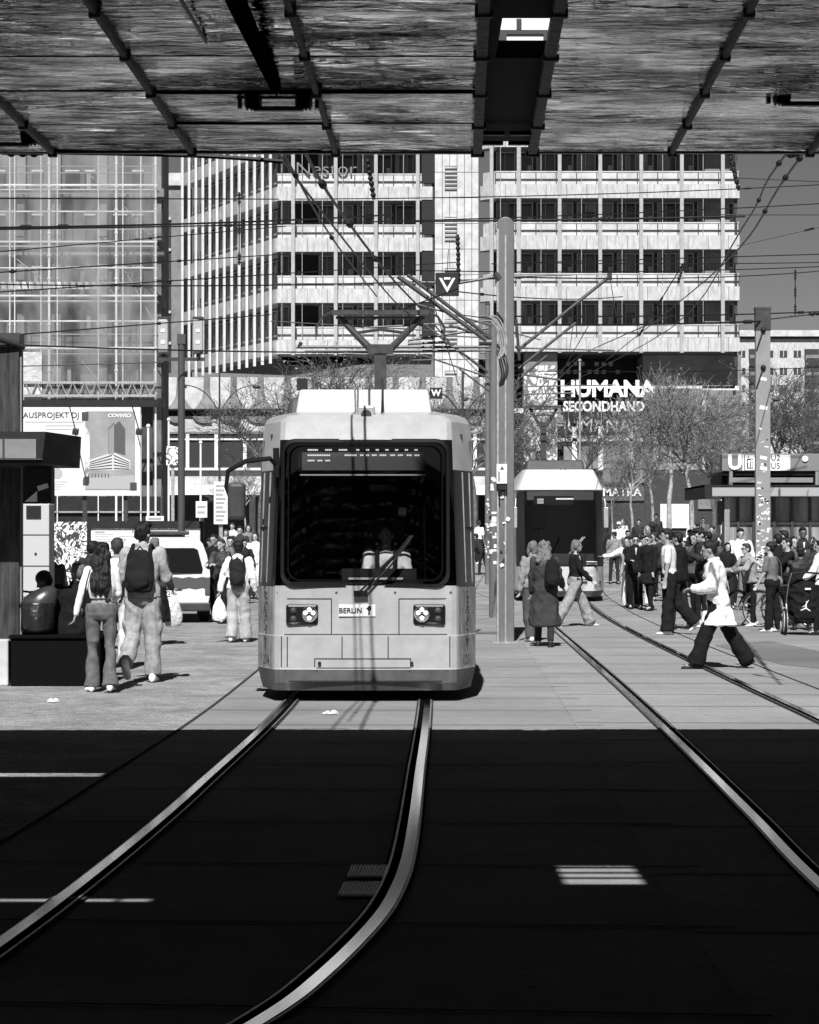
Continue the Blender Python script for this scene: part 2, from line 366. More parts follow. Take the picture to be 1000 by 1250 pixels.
# deck above the soffit: solid but for real slits that let the sun through
def sunpoint(px, py):                           # where the ray that lights this ground point crosses the deck top
    x, y = G(px, py); t = (ZB+.12)/sin(R(SUN_EL)); return Vector((x, y, 0))+sd*t
ZT = ZB+.07; ZU = ZB+.17
holes = []                                      # (x0,x1,y0,y1) bridge-local, in the deck
def hole(x0p, x1p, y0p, y1p):
    a = sunpoint(x0p, y1p); b = sunpoint(x1p, y0p); holes.append((min(a.x, b.x), max(a.x, b.x), min(a.y, b.y)-YB, max(a.y, b.y)-YB))
tb = (ZU-ZT)/math.tan(R(SUN_EL))
P0 = sunpoint(690, 1080); P1 = sunpoint(772, 1058)
H1 = (P0.x, P1.x, P0.y-YB-.05, P1.y-YB+.05)
Q0 = sunpoint(-150, 948); Q1 = sunpoint(128, 944)
H2 = (Q0.x, Q1.x, Q0.y-YB-.045, Q1.y-YB+.045)
S0 = sunpoint(-150, 1101.5); S1 = sunpoint(185, 1098.5)
H3 = (S0.x, S1.x, S0.y-YB-.04, S1.y-YB+.04)
hs = (rx(600, YB-3.2), rx(664, YB-3.2), -3.55, -2.60)         # opening seen through the slot
HO = [H1, H2, H3, hs]
cutx = sorted({-110.0, 110.0}|{h[0] for h in HO}|{h[1] for h in HO}); cuty = sorted({-75.0, 0.0}|{h[2] for h in HO}|{h[3] for h in HO})
for i in range(len(ribs)-1):
    if ribs[i] == 583: continue
    mb = MB()
    lo = ribs[i] if i else -3200; hi = ribs[i+1] if i < len(ribs)-2 else 4200
    nx = 1 if (i and i < len(ribs)-2) else 1
    for k in range(NB):
        y0 = yb(k+1)+.012; y1 = yb(k)-.012
        tz = .02*random.uniform(-1, 1); sx_ = 7 if hi-lo < 500 else 12; sy_ = 18 if k < 9 else 4; am = .017 if k < 9 else .002
        vs = []; wgt = .35+.65*abs(noise.noise((k*.9, i*1.7, 5)))*2
        for jy in range(sy_+1):
            for jx in range(sx_+1):
                y = y0+(y1-y0)*jy/sy_; x = rx(lo, y+YB)+(rx(hi, y+YB)-rx(lo, y+YB))*jx/sx_
                e = 1-abs(2*jy/sy_-1)**6
                z = ZB+.02*(1-((2*jy/sy_-1)**2))+tz*(jy/sy_-.5)+e*wgt*(am*noise.noise((x*2.2, y*5.5, 0))+am*.8*noise.noise((x*4, y*13, 7)))
                vs.append((x, y, z))
        mb.add(vs, [(a*(sx_+1)+b, a*(sx_+1)+b+1, (a+1)*(sx_+1)+b+1, (a+1)*(sx_+1)+b) for a in range(sy_) for b in range(sx_)])
    o = mb.build('soffit_panel', soff, bridge, smooth=60, fix=False)
    for p in o.data.polygons: p.use_smooth = True
for i, e in enumerate(ribs):
    mb = MB(); W_ = .015 if e not in (583, 650) else .03
    P = [Vector((rx(e, YB+yb(k)), yb(k), ZB-.02)) for k in range(NB+1)]
    for a, b in zip(P[:-1], P[1:]):
        if b.y-.1 < H1[3] and a.y+.15 > H1[2] and H1[0]-.1 < a.x < H1[1]+.1: continue
        mb.add([a+Vector((-W_, 0, -.01)), a+Vector((W_, 0, -.01)), b+Vector((W_, 0, -.01)), b+Vector((-W_, 0, -.01)),
                a+Vector((-W_, 0, .06)), a+Vector((W_, 0, .06)), b+Vector((W_, 0, .06)), b+Vector((-W_, 0, .06))],
               [(0, 3, 2, 1), (4, 5, 6, 7), (0, 1, 5, 4), (1, 2, 6, 5), (2, 3, 7, 6), (3, 0, 4, 7)])
    for k in range(NB):
        if H1[2]-.15 < yb(k) < H1[3]+.2 and H1[0]-.1 < P[k].x < H1[1]+.1: continue
        mb.box(P[k].x-W_-.016, P[k].x+W_+.016, yb(k)-.05, yb(k)+.0-.004, ZB-.042, ZB-.004)
    mb.build('rib', ribm, bridge, bevel=.006)
mb = MB()
for a, b in zip(cutx[:-1], cutx[1:]):
    for c, d in zip(cuty[:-1], cuty[1:]):
        cx, cy = (a+b)/2, (c+d)/2
        if any(h[0] < cx < h[1] and h[2] < cy < h[3] for h in HO): continue
        y1 = d
        mb.box(a, b, c, y1, ZT, ZU)
mb.build('deck', deckm, bridge, fix=False)
# the soffit sheets stop short of the slits: carve them by removing the panels' faces that lie under a slit
for o in [k for k in KIDS(bridge) if k.name.startswith('soffit_panel')]:
    import bmesh
    bm = bmesh.new(); bm.from_mesh(o.data)
    for h in (H1, H2, H3):
        off = Vector((0, 0)); 
        y0, y1 = h[2]+(.0), h[3]+.14; x0, x1 = h[0]-.02, h[1]+.04
        for co, no in (((x0, 0, 0), (1, 0, 0)), ((x1, 0, 0), (1, 0, 0)), ((0, y0, 0), (0, 1, 0)), ((0, y1, 0), (0, 1, 0))):
            bmesh.ops.bisect_plane(bm, geom=bm.verts[:]+bm.edges[:]+bm.faces[:], plane_co=co, plane_no=no)
        dl = [f for f in bm.faces if x0 < f.calc_center_median().x < x1 and y0 < f.calc_center_median().y < y1]
        bmesh.ops.delete(bm, geom=dl, context='FACES')
    bm.to_mesh(o.data); bm.free()
gr = MB()                                       # bars across the square opening make the striped patch of sun
for k in range(1, 4):
    y = H1[2]+(H1[3]-H1[2])*k/4; gr.box(H1[0]-.05, H1[1]+.05, y-.02, y+.02, ZU+.002, ZU+.03)
gr.build('grate_bars', dsteel, bridge)
# raised steelwork above the slot: pale girder seen through the opening, unseen plate added to keep the sun out of it
gd = MB(); gd.box(-1, 3, -2.0, -1.95, ZU+.125, ZU+.62); gd.build('pale_girder', white, bridge)
gb = MB(); xa, xb = rx(600, YB-2.4), rx(664, YB-2.4); xm = (xa+xb)/2-.02
gb.box(xa-.1, xb+.1, -2.012, -2.003, ZU+.17, ZU+.195); gb.box(xm-.03, xm+.0, -2.014, -2.003, ZU+.195, ZU+.26); gb.box(xa-.02, xa+.07, -2.016, -2.003, ZU+.13, ZU+.17); gb.box(xb-.07, xb+.02, -2.016, -2.003, ZU+.13, ZU+.17)
gb.build('girder_brackets', dsteel, bridge)
cv = MB(); cv.box(-1.2, 3.2, -5.4, -3.2, ZU+.72, ZU+.78); cv.build('sun_block_plate', deckm, bridge)
fa = MB(); fa.box(-110, rx(583, YB), .002, .05, ZB-.01, ZU); fa.box(rx(650, YB), 110, .002, .05, ZB-.01, ZU); fa.build('fascia', dsteel, bridge)
for k in range(60):
    xx = -4+k*.14+random.uniform(-.05, .05); q = MB(); q.box(xx, xx+random.uniform(.03, .13), .0, .05, ZU+.002, ZU+random.uniform(.008, .03)); q.build('shadow_edge_bit', dsteel, bridge)  # small unseen boxes added on the fascia top to roughen the shadow edge
sb = MB()
for y in (-.25, -.6):
    for s, e in ((1, 583), (-1, 650)):
        x = rx(e, YB+y); sb.box(min(x, x+s*.17), max(x, x+s*.17), y-.02, y+.02, ZB+.0, ZB+.025)
sb.build('slot_bracket', dsteel, bridge)
pc = MB()
for x in (-9, 11):
    for y in (-4, -13, -21): pc.cyl((x, y, 0), (x, y, ZB), .28, n=16)
pc.each('column', steel, bridge, smooth=True)
# insulated hangers under the soffit
def hanger(px, py, d, w, label):
    t = thing('insulator_hanger', (X(px, d), d, Z(py, d)), label, 'insulator', group='insulators hung below the bridge')
    b_ = MB(); b_.cyl((-w*.5, 0, 0), (w*.5, 0, 0), .013, n=8); b_.box(-w*.3, w*.3, -.02, .02, -.085, -.06); b_.build('bar', dsteel, t)
    for s in (-1, 1):
        i = MB(); c = s*w*.3
        i.wheel((c, 0, -.0), .085, .1, 'x', prof=[(0, -.5), (.7, -.5), (1, -.38), (.8, -.25), (1, -.12), (.8, 0), (1, .12), (.8, .25), (1, .38), (.7, .5), (0, .5)]); i.build('insulator', black, t, smooth=30)
    i = MB()
    for s in (-1, 1): i.cyl((s*w*.3, 0, 0), (s*w*.3, 0, ZB-Z(py, d)), .012, n=6); i.box(s*w*.46-.012, s*w*.46+.012, -.02, .02, -.07, .07)
    i.build('drop_rod', dsteel, t)
hanger(340, 118, 13.2, .5, 'pair of black insulators on a bar under the bridge, beside the thick black wire shade strip')
hanger(985, 112, 13.3, .5, 'black insulator pair under the bridge at the right edge of view')
hanger(12, 163, 14.6, .42, 'black insulator pair under the bridge front edge at far left')
# black strip gives the contact wire's shade and reflection a solid shape
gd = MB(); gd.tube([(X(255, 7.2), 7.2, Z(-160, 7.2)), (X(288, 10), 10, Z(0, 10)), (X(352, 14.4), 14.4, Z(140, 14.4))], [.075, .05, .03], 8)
dullblackm = mat('dull_black', .006, 1, spec=0)
o = gd.build('wire_shade_strip', dullblackm, smooth=True); tag(o, 'thick black strip shaping the contact wire shade and reflection under the bridge', 'wire shade')
# ------------------------------------------------------------------ buildings
facw = mat('facade_panel', .42, .8, ns=2.2, na=.28, st=(2.2, 1, .6), bs=4, ba=.1)  # the panel's own pale colour with vertical dirt streaks
rail_p = mat('balustrade_panel', .46, .6, ns=.9, na=.25)
mull = mat('mullion_aluminium', .33, .4, ns=3, na=.15)
dglass = mat('dark_window_glass', .045, .12, spec=.7)
curt = mat('curtain', .22, .9, ns=4, na=.5, st=(4, 4, .2))
frame_m = mat('window_frame', .42, .5)
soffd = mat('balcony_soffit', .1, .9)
FB = 150.0; KZ = Z(429, FB); FH = 3.47
glass_v = [dglass, mat('window_glass_grey', .11, .15, spec=.7, ns=.5, na=.6), mat('window_glass_black', .02, .1, spec=.7)]
def win_mesh(w, h, seed):
    rr = random.Random(seed*17+3); mb = MB()
    for a, b in ((-w/2+.05, -.0), (0, w/2-.05)): mb.box(a, b, 0, .03, .02, h-.02, rr.choice([0, 0, 4, 5, 5]))
    for a, b in ((-w/2, -w/2+.07), (w/2-.07, w/2), (-.03, .03), (-w*.27, -w*.27+.04)): mb.box(a, b, -.04, .05, 0, h, 1)
    mb.box(-w/2+.07, w/2-.07, -.035, .05, 0, .07, 1); mb.box(-w/2+.07, w/2-.07, -.035, .05, h-.07, h, 1)
    for a, b in ((-w/2+.1, -w*.27), (-w*.25, -.05), (.05, w/2-.4)):
        k = rr.random()
        if k < .35: mb.box(a, b, -.02, -.005, h*rr.choice([.35, .55, .75]), h-.1, 2)      # blind let down
        elif k < .65: c = a+(b-a)*rr.uniform(.25, .6); mb.box(a, c, -.02, -.005, .08, h-.1, 2)
    mb.box(w/2-.36, w/2-.1, -.06, -.037, .1, h*.62, 3)
    if rr.random() < .5: mb.box(-.2, .05, -.06, -.043, .1, h*.6, 3)
    return mb
PROT = {}
def place_win(parent, w, h, loc, rz=0, key=0):
    k = (round(w, 2), round(h, 2), key)
    if k not in PROT:
        o = win_mesh(w, h, key).build('window', [dglass, frame_m, curt, facw, glass_v[1], glass_v[2]], None); PROT[k] = o; first = True
        o.parent = parent; o.location = loc; o.rotation_euler = (0, 0, rz); return o
    o = PROT[k].copy(); col.objects.link(o); o.parent = parent; o.location = loc; o.rotation_euler = (0, 0, rz); return o
def floors(parent, x0, x1, nb, floors_, z0, mulls, y=0, wins=True, xw1=None):
    """one straight run of balconied storeys in local coords; front edge on local y"""
    wl = MB()
    for k in floors_:
        z = z0+k*FH; sl_ = MB(); ra = MB(); rd = MB()
        sl_.box(x0, x1, y, y+1.7, z, z+.95); 
        for i in range(int((x1-x0)/1.375)): sl_.box(x0+.675+i*1.375, x0+.705+i*1.375, y-.006, y+.02, z+.01, z+.94, 1)
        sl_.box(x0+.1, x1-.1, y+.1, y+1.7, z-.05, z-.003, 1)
        ra.box(x0+.02, x1-.02, y+.35, y+.42, z+1.0, z+1.80); ra.box(x0, x1, y+.31, y+.46, z+1.803, z+1.88)
        rd.box(x0, x1, y+.27, y+.34, z+1.28, z+1.36)
        n = int((x1-x0)/1.375+.5)
        for i in range(n+1): rd.box(x0+i*(x1-x0)/n-.03, x0+i*(x1-x0)/n+.03, y+.25, y+.345, z+.96, z+1.75)
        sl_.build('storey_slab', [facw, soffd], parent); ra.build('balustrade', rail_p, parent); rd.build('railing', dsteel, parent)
    for x in mulls: 
        q = MB(); q.box(x-.12, x+.12, y-.3, y-.04, z0-.1, z0+(floors_[-1]+1)*FH)
        q.build('mullion', mull, parent)
    for i in range(int((x1-x0)/.6875)):
        xx = x0+.34+i*.6875; q = MB(); q.box(xx-.018, xx+.018, y+.02, y+.05, z0, z0+(floors_[-1]+1)*FH)
        if i % 2 == 0 and i < 60: q.build('tie_rod', galv, parent)
    if wins:
        bw = (x1-x0)/nb
        for k in floors_:
            for i in range(nb): place_win(parent, bw-.25, FH-.95-.05, (x0+(i+.5)*bw, y+1.72, z0+k*FH+.95), 0, (i*5+k*7) % 9)
    wl.box(x0, x1, y+1.8, y+9, z0, z0+(floors_[-1]+1)*FH); wl.build('wall', dark, parent)
# right block
xr0, xr1 = X(587, FB), X(903, FB)
rb = thing('office_block', (0, FB, gz(FB)), 'tall white office block right of the stair tower with balcony storeys and HUMANA sign below', 'building')
z0 = KZ-gz(FB)
floors(rb, xr0+1.0, xr1, 6, list(range(0, 8)), z0, [X(p, FB) for p in (600, 633, 683, 732.5, 782.5, 832, 882)])
q = MB()
for k in range(8):                              # chamfered left end of each storey
    z = z0+k*FH; q.prism([(xr0, 1.0), (xr0+1.0, 0), (xr0+1.0, 1.7), (xr0, 1.7)], z, z+.95, 'z'); q.prism([(xr0+.2, 1.2), (xr0+1.0, .4), (xr0+1.0, .5), (xr0+.2, 1.3)], z+1.0, z+1.88, 'z')
q.each('corner_slab', facw, rb)
q = MB(); q.box(xr1-2.2, xr1-.5, 1.2, 9, z0, z0+8*FH); q.build('end_wall', conc2, rb)
q = MB()
for k in range(8): q.box(xr1-.3, xr1-.1, .3, .5, z0+k*FH-1, z0+k*FH+FH-1.6)
q.each('end_pipe', dsteel, rb)
# storeys under the overhang
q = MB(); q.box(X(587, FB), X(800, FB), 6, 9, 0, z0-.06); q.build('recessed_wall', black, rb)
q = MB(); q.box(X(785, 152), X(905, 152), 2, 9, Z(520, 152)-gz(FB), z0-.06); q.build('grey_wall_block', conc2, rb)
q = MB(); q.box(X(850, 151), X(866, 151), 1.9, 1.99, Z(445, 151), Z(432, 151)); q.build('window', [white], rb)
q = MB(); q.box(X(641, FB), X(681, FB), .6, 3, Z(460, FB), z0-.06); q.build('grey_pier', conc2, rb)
mosaic = scribble('mosaic_column', .62, .16, sc=.9)
q = MB(); q.box(X(640, FB), X(681, FB), .5, 3, 0, Z(460, FB)-.01); q.build('mosaic_pier', mosaic, rb)
q = MB()
for a, b, y0_, y1_ in ((640, 800, 534, 538), (587, 600, 460, 474), (587, 640, 497, 503), (700, 706, 520, 580), (732, 738, 520, 580), (770, 775, 520, 580), (800, 805, 520, 590), (860, 864, 480, 590), (640, 880, 588, 592), (860, 905, 470, 475), (690, 900, 470, 473)):
    q.box(X(a, FB), X(b, FB), 1.0, 1.2, Z(y1_, FB)-gz(FB), Z(y0_, FB)-gz(FB))
q.build('shopfront_frame', white, rb)
q = MB(); q.box(X(681, FB), X(790, FB), 1.3, 1.5, Z(530, FB), Z(508, FB)); q.box(X(690, FB), X(800, FB), 1.3, 1.5, Z(586, FB), Z(545, FB)); q.box(X(806, FB), X(905, FB), 1.3, 1.5, Z(548, FB), Z(500, FB)); q.each('wall_panel', conc2, rb)
q = MB()
for i in range(9):
    for r_ in range(2):
        if (i*7+r_*3) % 4: q.box(X(690+i*9, FB), X(690+i*9+5, FB), 5.9, 5.98, Z(448+r_*10+5, FB), Z(448+r_*10, FB))
q.each('lit_look_pane', conc, rb)  # the panes' lit look is put into their pale colour
signw = mat('sign_letters_white', .8, .5)
text('sign_letters', 'HUMANA', 1.55, (X(742, FB), .35, Z(475, FB)-gz(FB)), signw, rb, .12, .05, sx=.96)
text('sign_letters', 'SECONDHAND', .95, (X(738, FB), .6, Z(496, FB)-gz(FB)), signw, rb, .1, .03, sx=.84)
text('sign_letters', 'HUMANA', 1.35, (X(725, FB), 1.15, Z(519, FB)-gz(FB)), conc, rb, .05, .0, sx=.9)
# stair tower
tw = thing('stair_tower', (0, FB, gz(FB)), 'pale windowless concrete stair tower with louvre vents between the office blocks', 'building')
x0, x1 = X(531, FB), X(584, FB); q = MB()
q.box(x0, x1, -.1, 8, 0, z0+8*FH); 
q.build('wall', conc, tw)
q = MB()
for p in (540, 549, 558, 567, 576): q.box(X(p, FB)-.02, X(p, FB)+.02, -.115, -.103, z0-6, z0+8*FH)
for k in range(-2, 16): q.box(x0, x1, -.112, -.104, z0+k*FH/2-.015, z0+k*FH/2+.015)
q.build('panel_joints', soffd, tw)
for k in range(5):
    zc = Z(218, FB)-gz(FB)-k*FH; q = MB(); q.box(X(543, FB), X(558, FB), -.13, -.117, zc-.85, zc+.85, 1)
    for i in range(6): q.obox(((X(543, FB)+X(558, FB))/2, -.17, zc-.7+i*.28), (.8, .1, .12), (R(35), 0, 0), 0)
    q.build('louvre_vent', [conc, soffd], tw)
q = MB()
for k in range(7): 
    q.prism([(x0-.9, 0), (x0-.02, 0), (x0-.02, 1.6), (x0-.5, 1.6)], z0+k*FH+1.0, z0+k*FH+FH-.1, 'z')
q.each('recess_shade_block', black, tw)  # solid black blocks: the shade beside the tower is put into their colour
# left block with the slanting wing
lb = thing('office_block', (0, FB, gz(FB)), 'white office block left of the stair tower with a slanting finned side wing', 'building')
z1 = Z(432, FB)-gz(FB); xl0, xl1 = X(338, FB), X(528, FB)
floors(lb, xl0, xl1, 4, list(range(0, 6)), z1, [X(p, FB) for p in (358, 410, 459, 510)])
ang = math.atan2(-13.7, 7.0)                    # wing runs back to the left
wing = thing('office_wing', (xl0, FB+.02, gz(FB)), 'long side wing of the office block with dense pale vertical fins, seen at a slant', 'building', rz=pi+math.atan2(-13.7, 7.0)+pi)
wing.rotation_euler = (0, 0, math.atan2(-13.7, 7.0))
finm = mat('pale_fin', .6, .6, ns=2, na=.1)
wingm = mat('dim_side_panel', .32, .85, ns=2, na=.25)  # greyer than the front: the side's weaker sunlight is put into the colour
wl_ = 17.5; x0, x1 = -wl_, -.3
wl = MB()
for k in range(0, 6):
    sl_ = MB(); rd = MB(); ra = MB()
    z = z1+k*FH; sl_.box(x0, x1, 0, 1.5, z, z+.95); ra.box(x0, x1, .28, .40, z+1.25, z+1.36)
    for i in range(26): rd.box(x0+.2+i*.67, x0+.26+i*.67, .22, .29, z+.96, z+1.75)
    sl_.build('storey_slab', wingm, wing); ra.build('balustrade', wingm, wing); rd.build('railing', dsteel, wing)
wl.box(x0, x1, 1.6, 9, z1, z1+6*FH); wl.build('wall', black, wing)
for i in range(13):
    q = MB(); x = x0+.3+i*1.375; q.box(x-.07, x+.07, -.26, -.1, z1-.6, z1+6*FH); q.build('fin', finm, wing)
for k in range(6):
    for i in range(12): place_win(wing, 1.25, 2.4, (x0+1.0+i*1.375, 1.52, z1+k*FH+.96), 0, (i*3+k*2) % 5)
# lettering on the left block's upper balcony
text('sign_letters', 'Nestor', 1.25, (X(398, FB), .15, Z(206, FB)-gz(FB)), conc2, lb, .05, -.012, sx=1.15)
# podium with flared concrete panels
pd = thing('podium_building', (0, 140, gz(140)), 'low pale podium with scalloped concrete parapet and white framed windows', 'building')
PD = 140.0; X_ = lambda p: X(p, PD); Z_ = lambda p: Z(p, PD)-gz(PD)
q = MB(); q.box(X_(170), X_(600), .3, 12, Z_(600), Z_(460)); q.build('wall', conc, pd)
for px in range(186, 600, 33):                  # trumpet shaped ribs
    q = MB(); w = [(.2, 460), (.2, 470), (.23, 479), (.31, 486), (.47, 491), (.66, 496), (.8, 499)]
    rs = []
    for ww, py in w: rs.append([(X_(px)-ww, .28, Z_(py)), (X_(px)-ww*.3, .28-ww*.55, Z_(py)), (X_(px)+ww*.3, .28-ww*.55, Z_(py)), (X_(px)+ww, .28, Z_(py))])
    q.rings(rs); q.build('flared_rib', conc2, pd, smooth=50)
q = MB(); q.box(X_(170), X_(600), -.2, .25, Z_(501), Z_(499.2)); q.box(X_(170), X_(600), .26, .295, Z_(507.5), Z_(501.2)); q.build('gap_shade_strip', black, pd)  # black strips put the gap's shadow into the colour
q = MB()
for px in range(186, 600, 33): q.prism([(X_(px)-.9, Z_(508)), (X_(px)-.7, Z_(513)), (X_(px)-.3, Z_(516)), (X_(px)+.3, Z_(516)), (X_(px)+.3, Z_(508))], .1, .28)
q.each('lower_scallop', conc2, pd)
q = MB(); q.box(X_(170), X_(600), .1, .29, Z_(572), Z_(529)); q.build('window_glass', dglass, pd)
q = MB(); q.box(X_(170), X_(600), .0, .12, Z_(529.5), Z_(527), 1); q.box(X_(170), X_(600), -.02, .09, Z_(537.2), Z_(535.2)); q.box(X_(170), X_(600), -.05, .09, Z_(574), Z_(571)); q.box(X_(170), X_(600), -.04, .09, Z_(604), Z_(592))
for px in (172, 193, 229, 264, 299, 335, 370, 405, 440, 475, 510, 545, 580): q.box(X_(px)-.11, X_(px)+.11, -.03, .0, Z_(571), Z_(530))
q.build('window_frames', [white, conc2], pd)
q = MB(); q.box(X_(-200), X_(585), 4, 4.4, 0, Z_(603)); q.build('ground_floor_glass', dglass, pd)
q = MB(); 
for px in (-40, 0, 112, 300, 360, 560): q.box(X_(px), X_(px+7), 3.2, 3.9, 0, Z_(603.5))
q.each('ground_floor_pier', conc, pd)
# annex between scaffold and wing
ax = thing('annex_building', (0, 168, gz(168)), 'narrow grey annex with pale parapet behind the scaffold', 'building')
q = MB(); q.box(X(186, 168), X(222, 168), 0, 8, 0, Z(224, 168)); q.build('wall', conc2, ax)
q = MB(); q.box(X(186, 168), X(222, 168), -.3, -.01, Z(240, 168), Z(225, 168)); q.build('parapet', conc, ax)
for k in range(5):
    q = MB(); za = Z(285+38*k, 168); q.box(X(196, 168), X(209, 168), -.05, -.005, za-1.9, za+.15, 0); q.box(X(200, 168), X(201, 168), -.09, -.055, za-1.9, za+.15, 1); q.box(X(196, 168), X(209, 168), -.2, -.06, za+.2, za+.4, 1); q.build('window', [dglass, frame_m], ax)
# scaffolded building far left
SC = 110.0; XS = lambda p: X(p, SC); ZS = lambda p: Z(p, SC)-gz(SC)
bl = thing('shell_building', (0, SC+2, gz(SC)), 'grey building shell at far left wrapped in scaffold and netting', 'building')
q = MB(); q.box(XS(-330), XS(190), 1.2, 4, 0, ZS(150)); q.build('wall', mat('shell_wall', .10, .9, ns=.6, na=.4), bl)
q = MB()
for py in (225, 300, 362, 430, 487): q.box(XS(-330), XS(193), .6, 1.19, ZS(py+5), ZS(py-5))
q.each('floor_slab', conc2, bl)
q = MB()
for px in (-250, -180, -110, -40, 8, 52, 110, 178): q.box(XS(px), XS(px+11), .9, 1.195, 0, ZS(150))
q.each('shell_column', conc2, bl)
for r_, py in enumerate((215, 270, 335, 385, 450)):
    for c, px in enumerate((-210, -150, -80, -25, 26, 68, 92, 128, 152)):
        if (c*5+r_*3) % 7 == 0: continue
        q = MB(); w = 18 if c % 2 else 14; q.box(XS(px), XS(px+w), 1.1, 1.19, ZS(py+16), ZS(py-18), 0)
        q.box(XS(px), XS(px+w), 1.0, 1.09, ZS(py-18), ZS(py-20), 1)
        if (c+r_) % 3 == 0: q.box(XS(px+3), XS(px+8), 1.0, 1.09, ZS(py+10), ZS(py-16), 2)
        q.build('window_opening', [black, conc, curt], bl)
sf = thing('scaffold', (0, SC, gz(SC)), 'tall tube scaffold with pale poles and grey netting in front of the building shell', 'scaffold')
tubem = mat('scaffold_tube', .75, .4, metal=.1)
for px, r_ in ((-200, .04), (-120, .04), (-30, .05), (12, .035), (18, .03), (50, .03), (60, .065), (70, .03), (120, .03), (142, .06), (150, .03), (172, .03), (190, .05)):
    q = MB(); q.cyl((XS(px), 0, 0), (XS(px), 0, ZS(150)), r_, n=8)
    for py in range(200, 500, 28): q.cyl((XS(px), 0, ZS(py)-.05), (XS(px), 0, ZS(py)+.05), r_*1.5, n=8)
    q.build('standard', tubem, sf)
for py, r_ in ((203, .03), (211, .03), (226, .06), (236, .03), (258, .035), (280, .03), (295, .05), (327, .035), (345, .03), (361, .05), (392, .04), (408, .03), (425, .06), (432, .03)):
    q = MB(); q.cyl((XS(-300), .02, ZS(py)), (XS(192), .02, ZS(py)), r_, n=6); q.build('ledger', tubem if r_ > .03 else galv, sf)
q = MB()
for a, b, y0_, y1_ in ((100, 140, 205, 240), (105, 140, 320, 360), (150, 190, 250, 295), (152, 186, 330, 390), (70, 60, 480, 400), (0, 50, 300, 340), (90, 120, 430, 465)): q.cyl((XS(a), .3, ZS(y0_)), (XS(b), .3, ZS(y1_)), .03, n=6)
q.each('brace', galv, sf)
tr_ = MB(); tr_.box(XS(30), XS(192), -.35, -.25, ZS(469), ZS(466)); tr_.box(XS(30), XS(192), -.35, -.25, ZS(485), ZS(482))
for i in range(11): a = 32+i*14.5; tr_.cyl((XS(a), -.3, ZS(467)), (XS(a+7.2), -.3, ZS(484)), .035, n=6); tr_.cyl((XS(a+7.2), -.3, ZS(484)), (XS(a+14.4), -.3, ZS(467)), .035, n=6)
tr_.build('lattice_truss', galv, sf)
q = MB()
for py in (231, 300, 367, 432): q.box(XS(-300), XS(192), .05, .9, ZS(py)-.03, ZS(py)+.02)
q.each('walk_board', conc, sf)
q = MB(); 
for i in range(14): q.prism([(XS(2+i*8.5), ZS(353)), (XS(2+i*8.5), ZS(344)), (XS(6+i*8.5), ZS(344)), (XS(9+i*8.5), ZS(353))], -.1, -.06)
q.build('toothed_board', conc, sf)
def net_mat():
    m = bpy.data.materials.new('netting'); m.use_nodes = True; t = m.node_tree; t.nodes.clear(); N = t.nodes.new; L = t.links.new
    o = N('ShaderNodeOutputMaterial'); mx = N('ShaderNodeMixShader'); tr = N('ShaderNodeBsdfTransparent'); d = N('ShaderNodeBsdfDiffuse'); d.inputs[0].default_value = (.3, .3, .3, 1)
    tc = N('ShaderNodeTexCoord'); mp = N('ShaderNodeMapping'); mp.inputs['Scale'].default_value = (1, 1, .35); n = N('ShaderNodeTexNoise'); n.inputs['Scale'].default_value = .8; n.inputs['Detail'].default_value = 6
    r = N('ShaderNodeMapRange'); r.inputs[1].default_value = .35; r.inputs[2].default_value = .65; r.inputs[3].default_value = .14; r.inputs[4].default_value = .55
    L(tc.outputs['Object'], mp.inputs[0]); L(mp.outputs[0], n.inputs[0]); L(n.outputs[0], r.inputs[0]); L(r.outputs[0], mx.inputs[0]); L(tr.outputs[0], mx.inputs[1]); L(d.outputs[0], mx.inputs[2]); L(mx.outputs[0], o.inputs[0]); return m
netm = net_mat()
nb = MB(); cols = 60; rows = 30
for j_ in range(rows+1):
    for i in range(cols+1):
        px = -300+492*i/cols; py = 150+345*j_/rows
        nb.v.append((XS(px), -.12+.09*noise.noise((px*.05, py*.04, 0)), ZS(py)))
for j_ in range(rows):
    for i in range(cols): a = j_*(cols+1)+i; nb.f.append((a, a+1, a+cols+2, a+cols+1)); nb.m.append(0)
nb.build('netting', netm, sf, smooth=True, fix=False)
q = MB(); q.box(XS(23), XS(52), -.2, -.16, ZS(496), ZS(430)); q.build('tarpaulin', mat('tarpaulin', .42, .7, ns=3, na=.3, bs=3, ba=1, bd=.1), sf)
q = MB(); q.box(XS(-300), XS(195), .12, .5, 0, ZS(606)); q.build('interior_dark_panel', black, sf)  # black panel added to give the interior its darkness by colour
q = MB(); q.box(XS(-300), XS(195), -.05, .1, ZS(625)-.04, ZS(625)+.04); q.build('guard_rail', galv, sf)
q = MB(); q.box(XS(23), XS(195), -.35, -.05, ZS(497), ZS(489)); q.build('base_beam', black, sf)
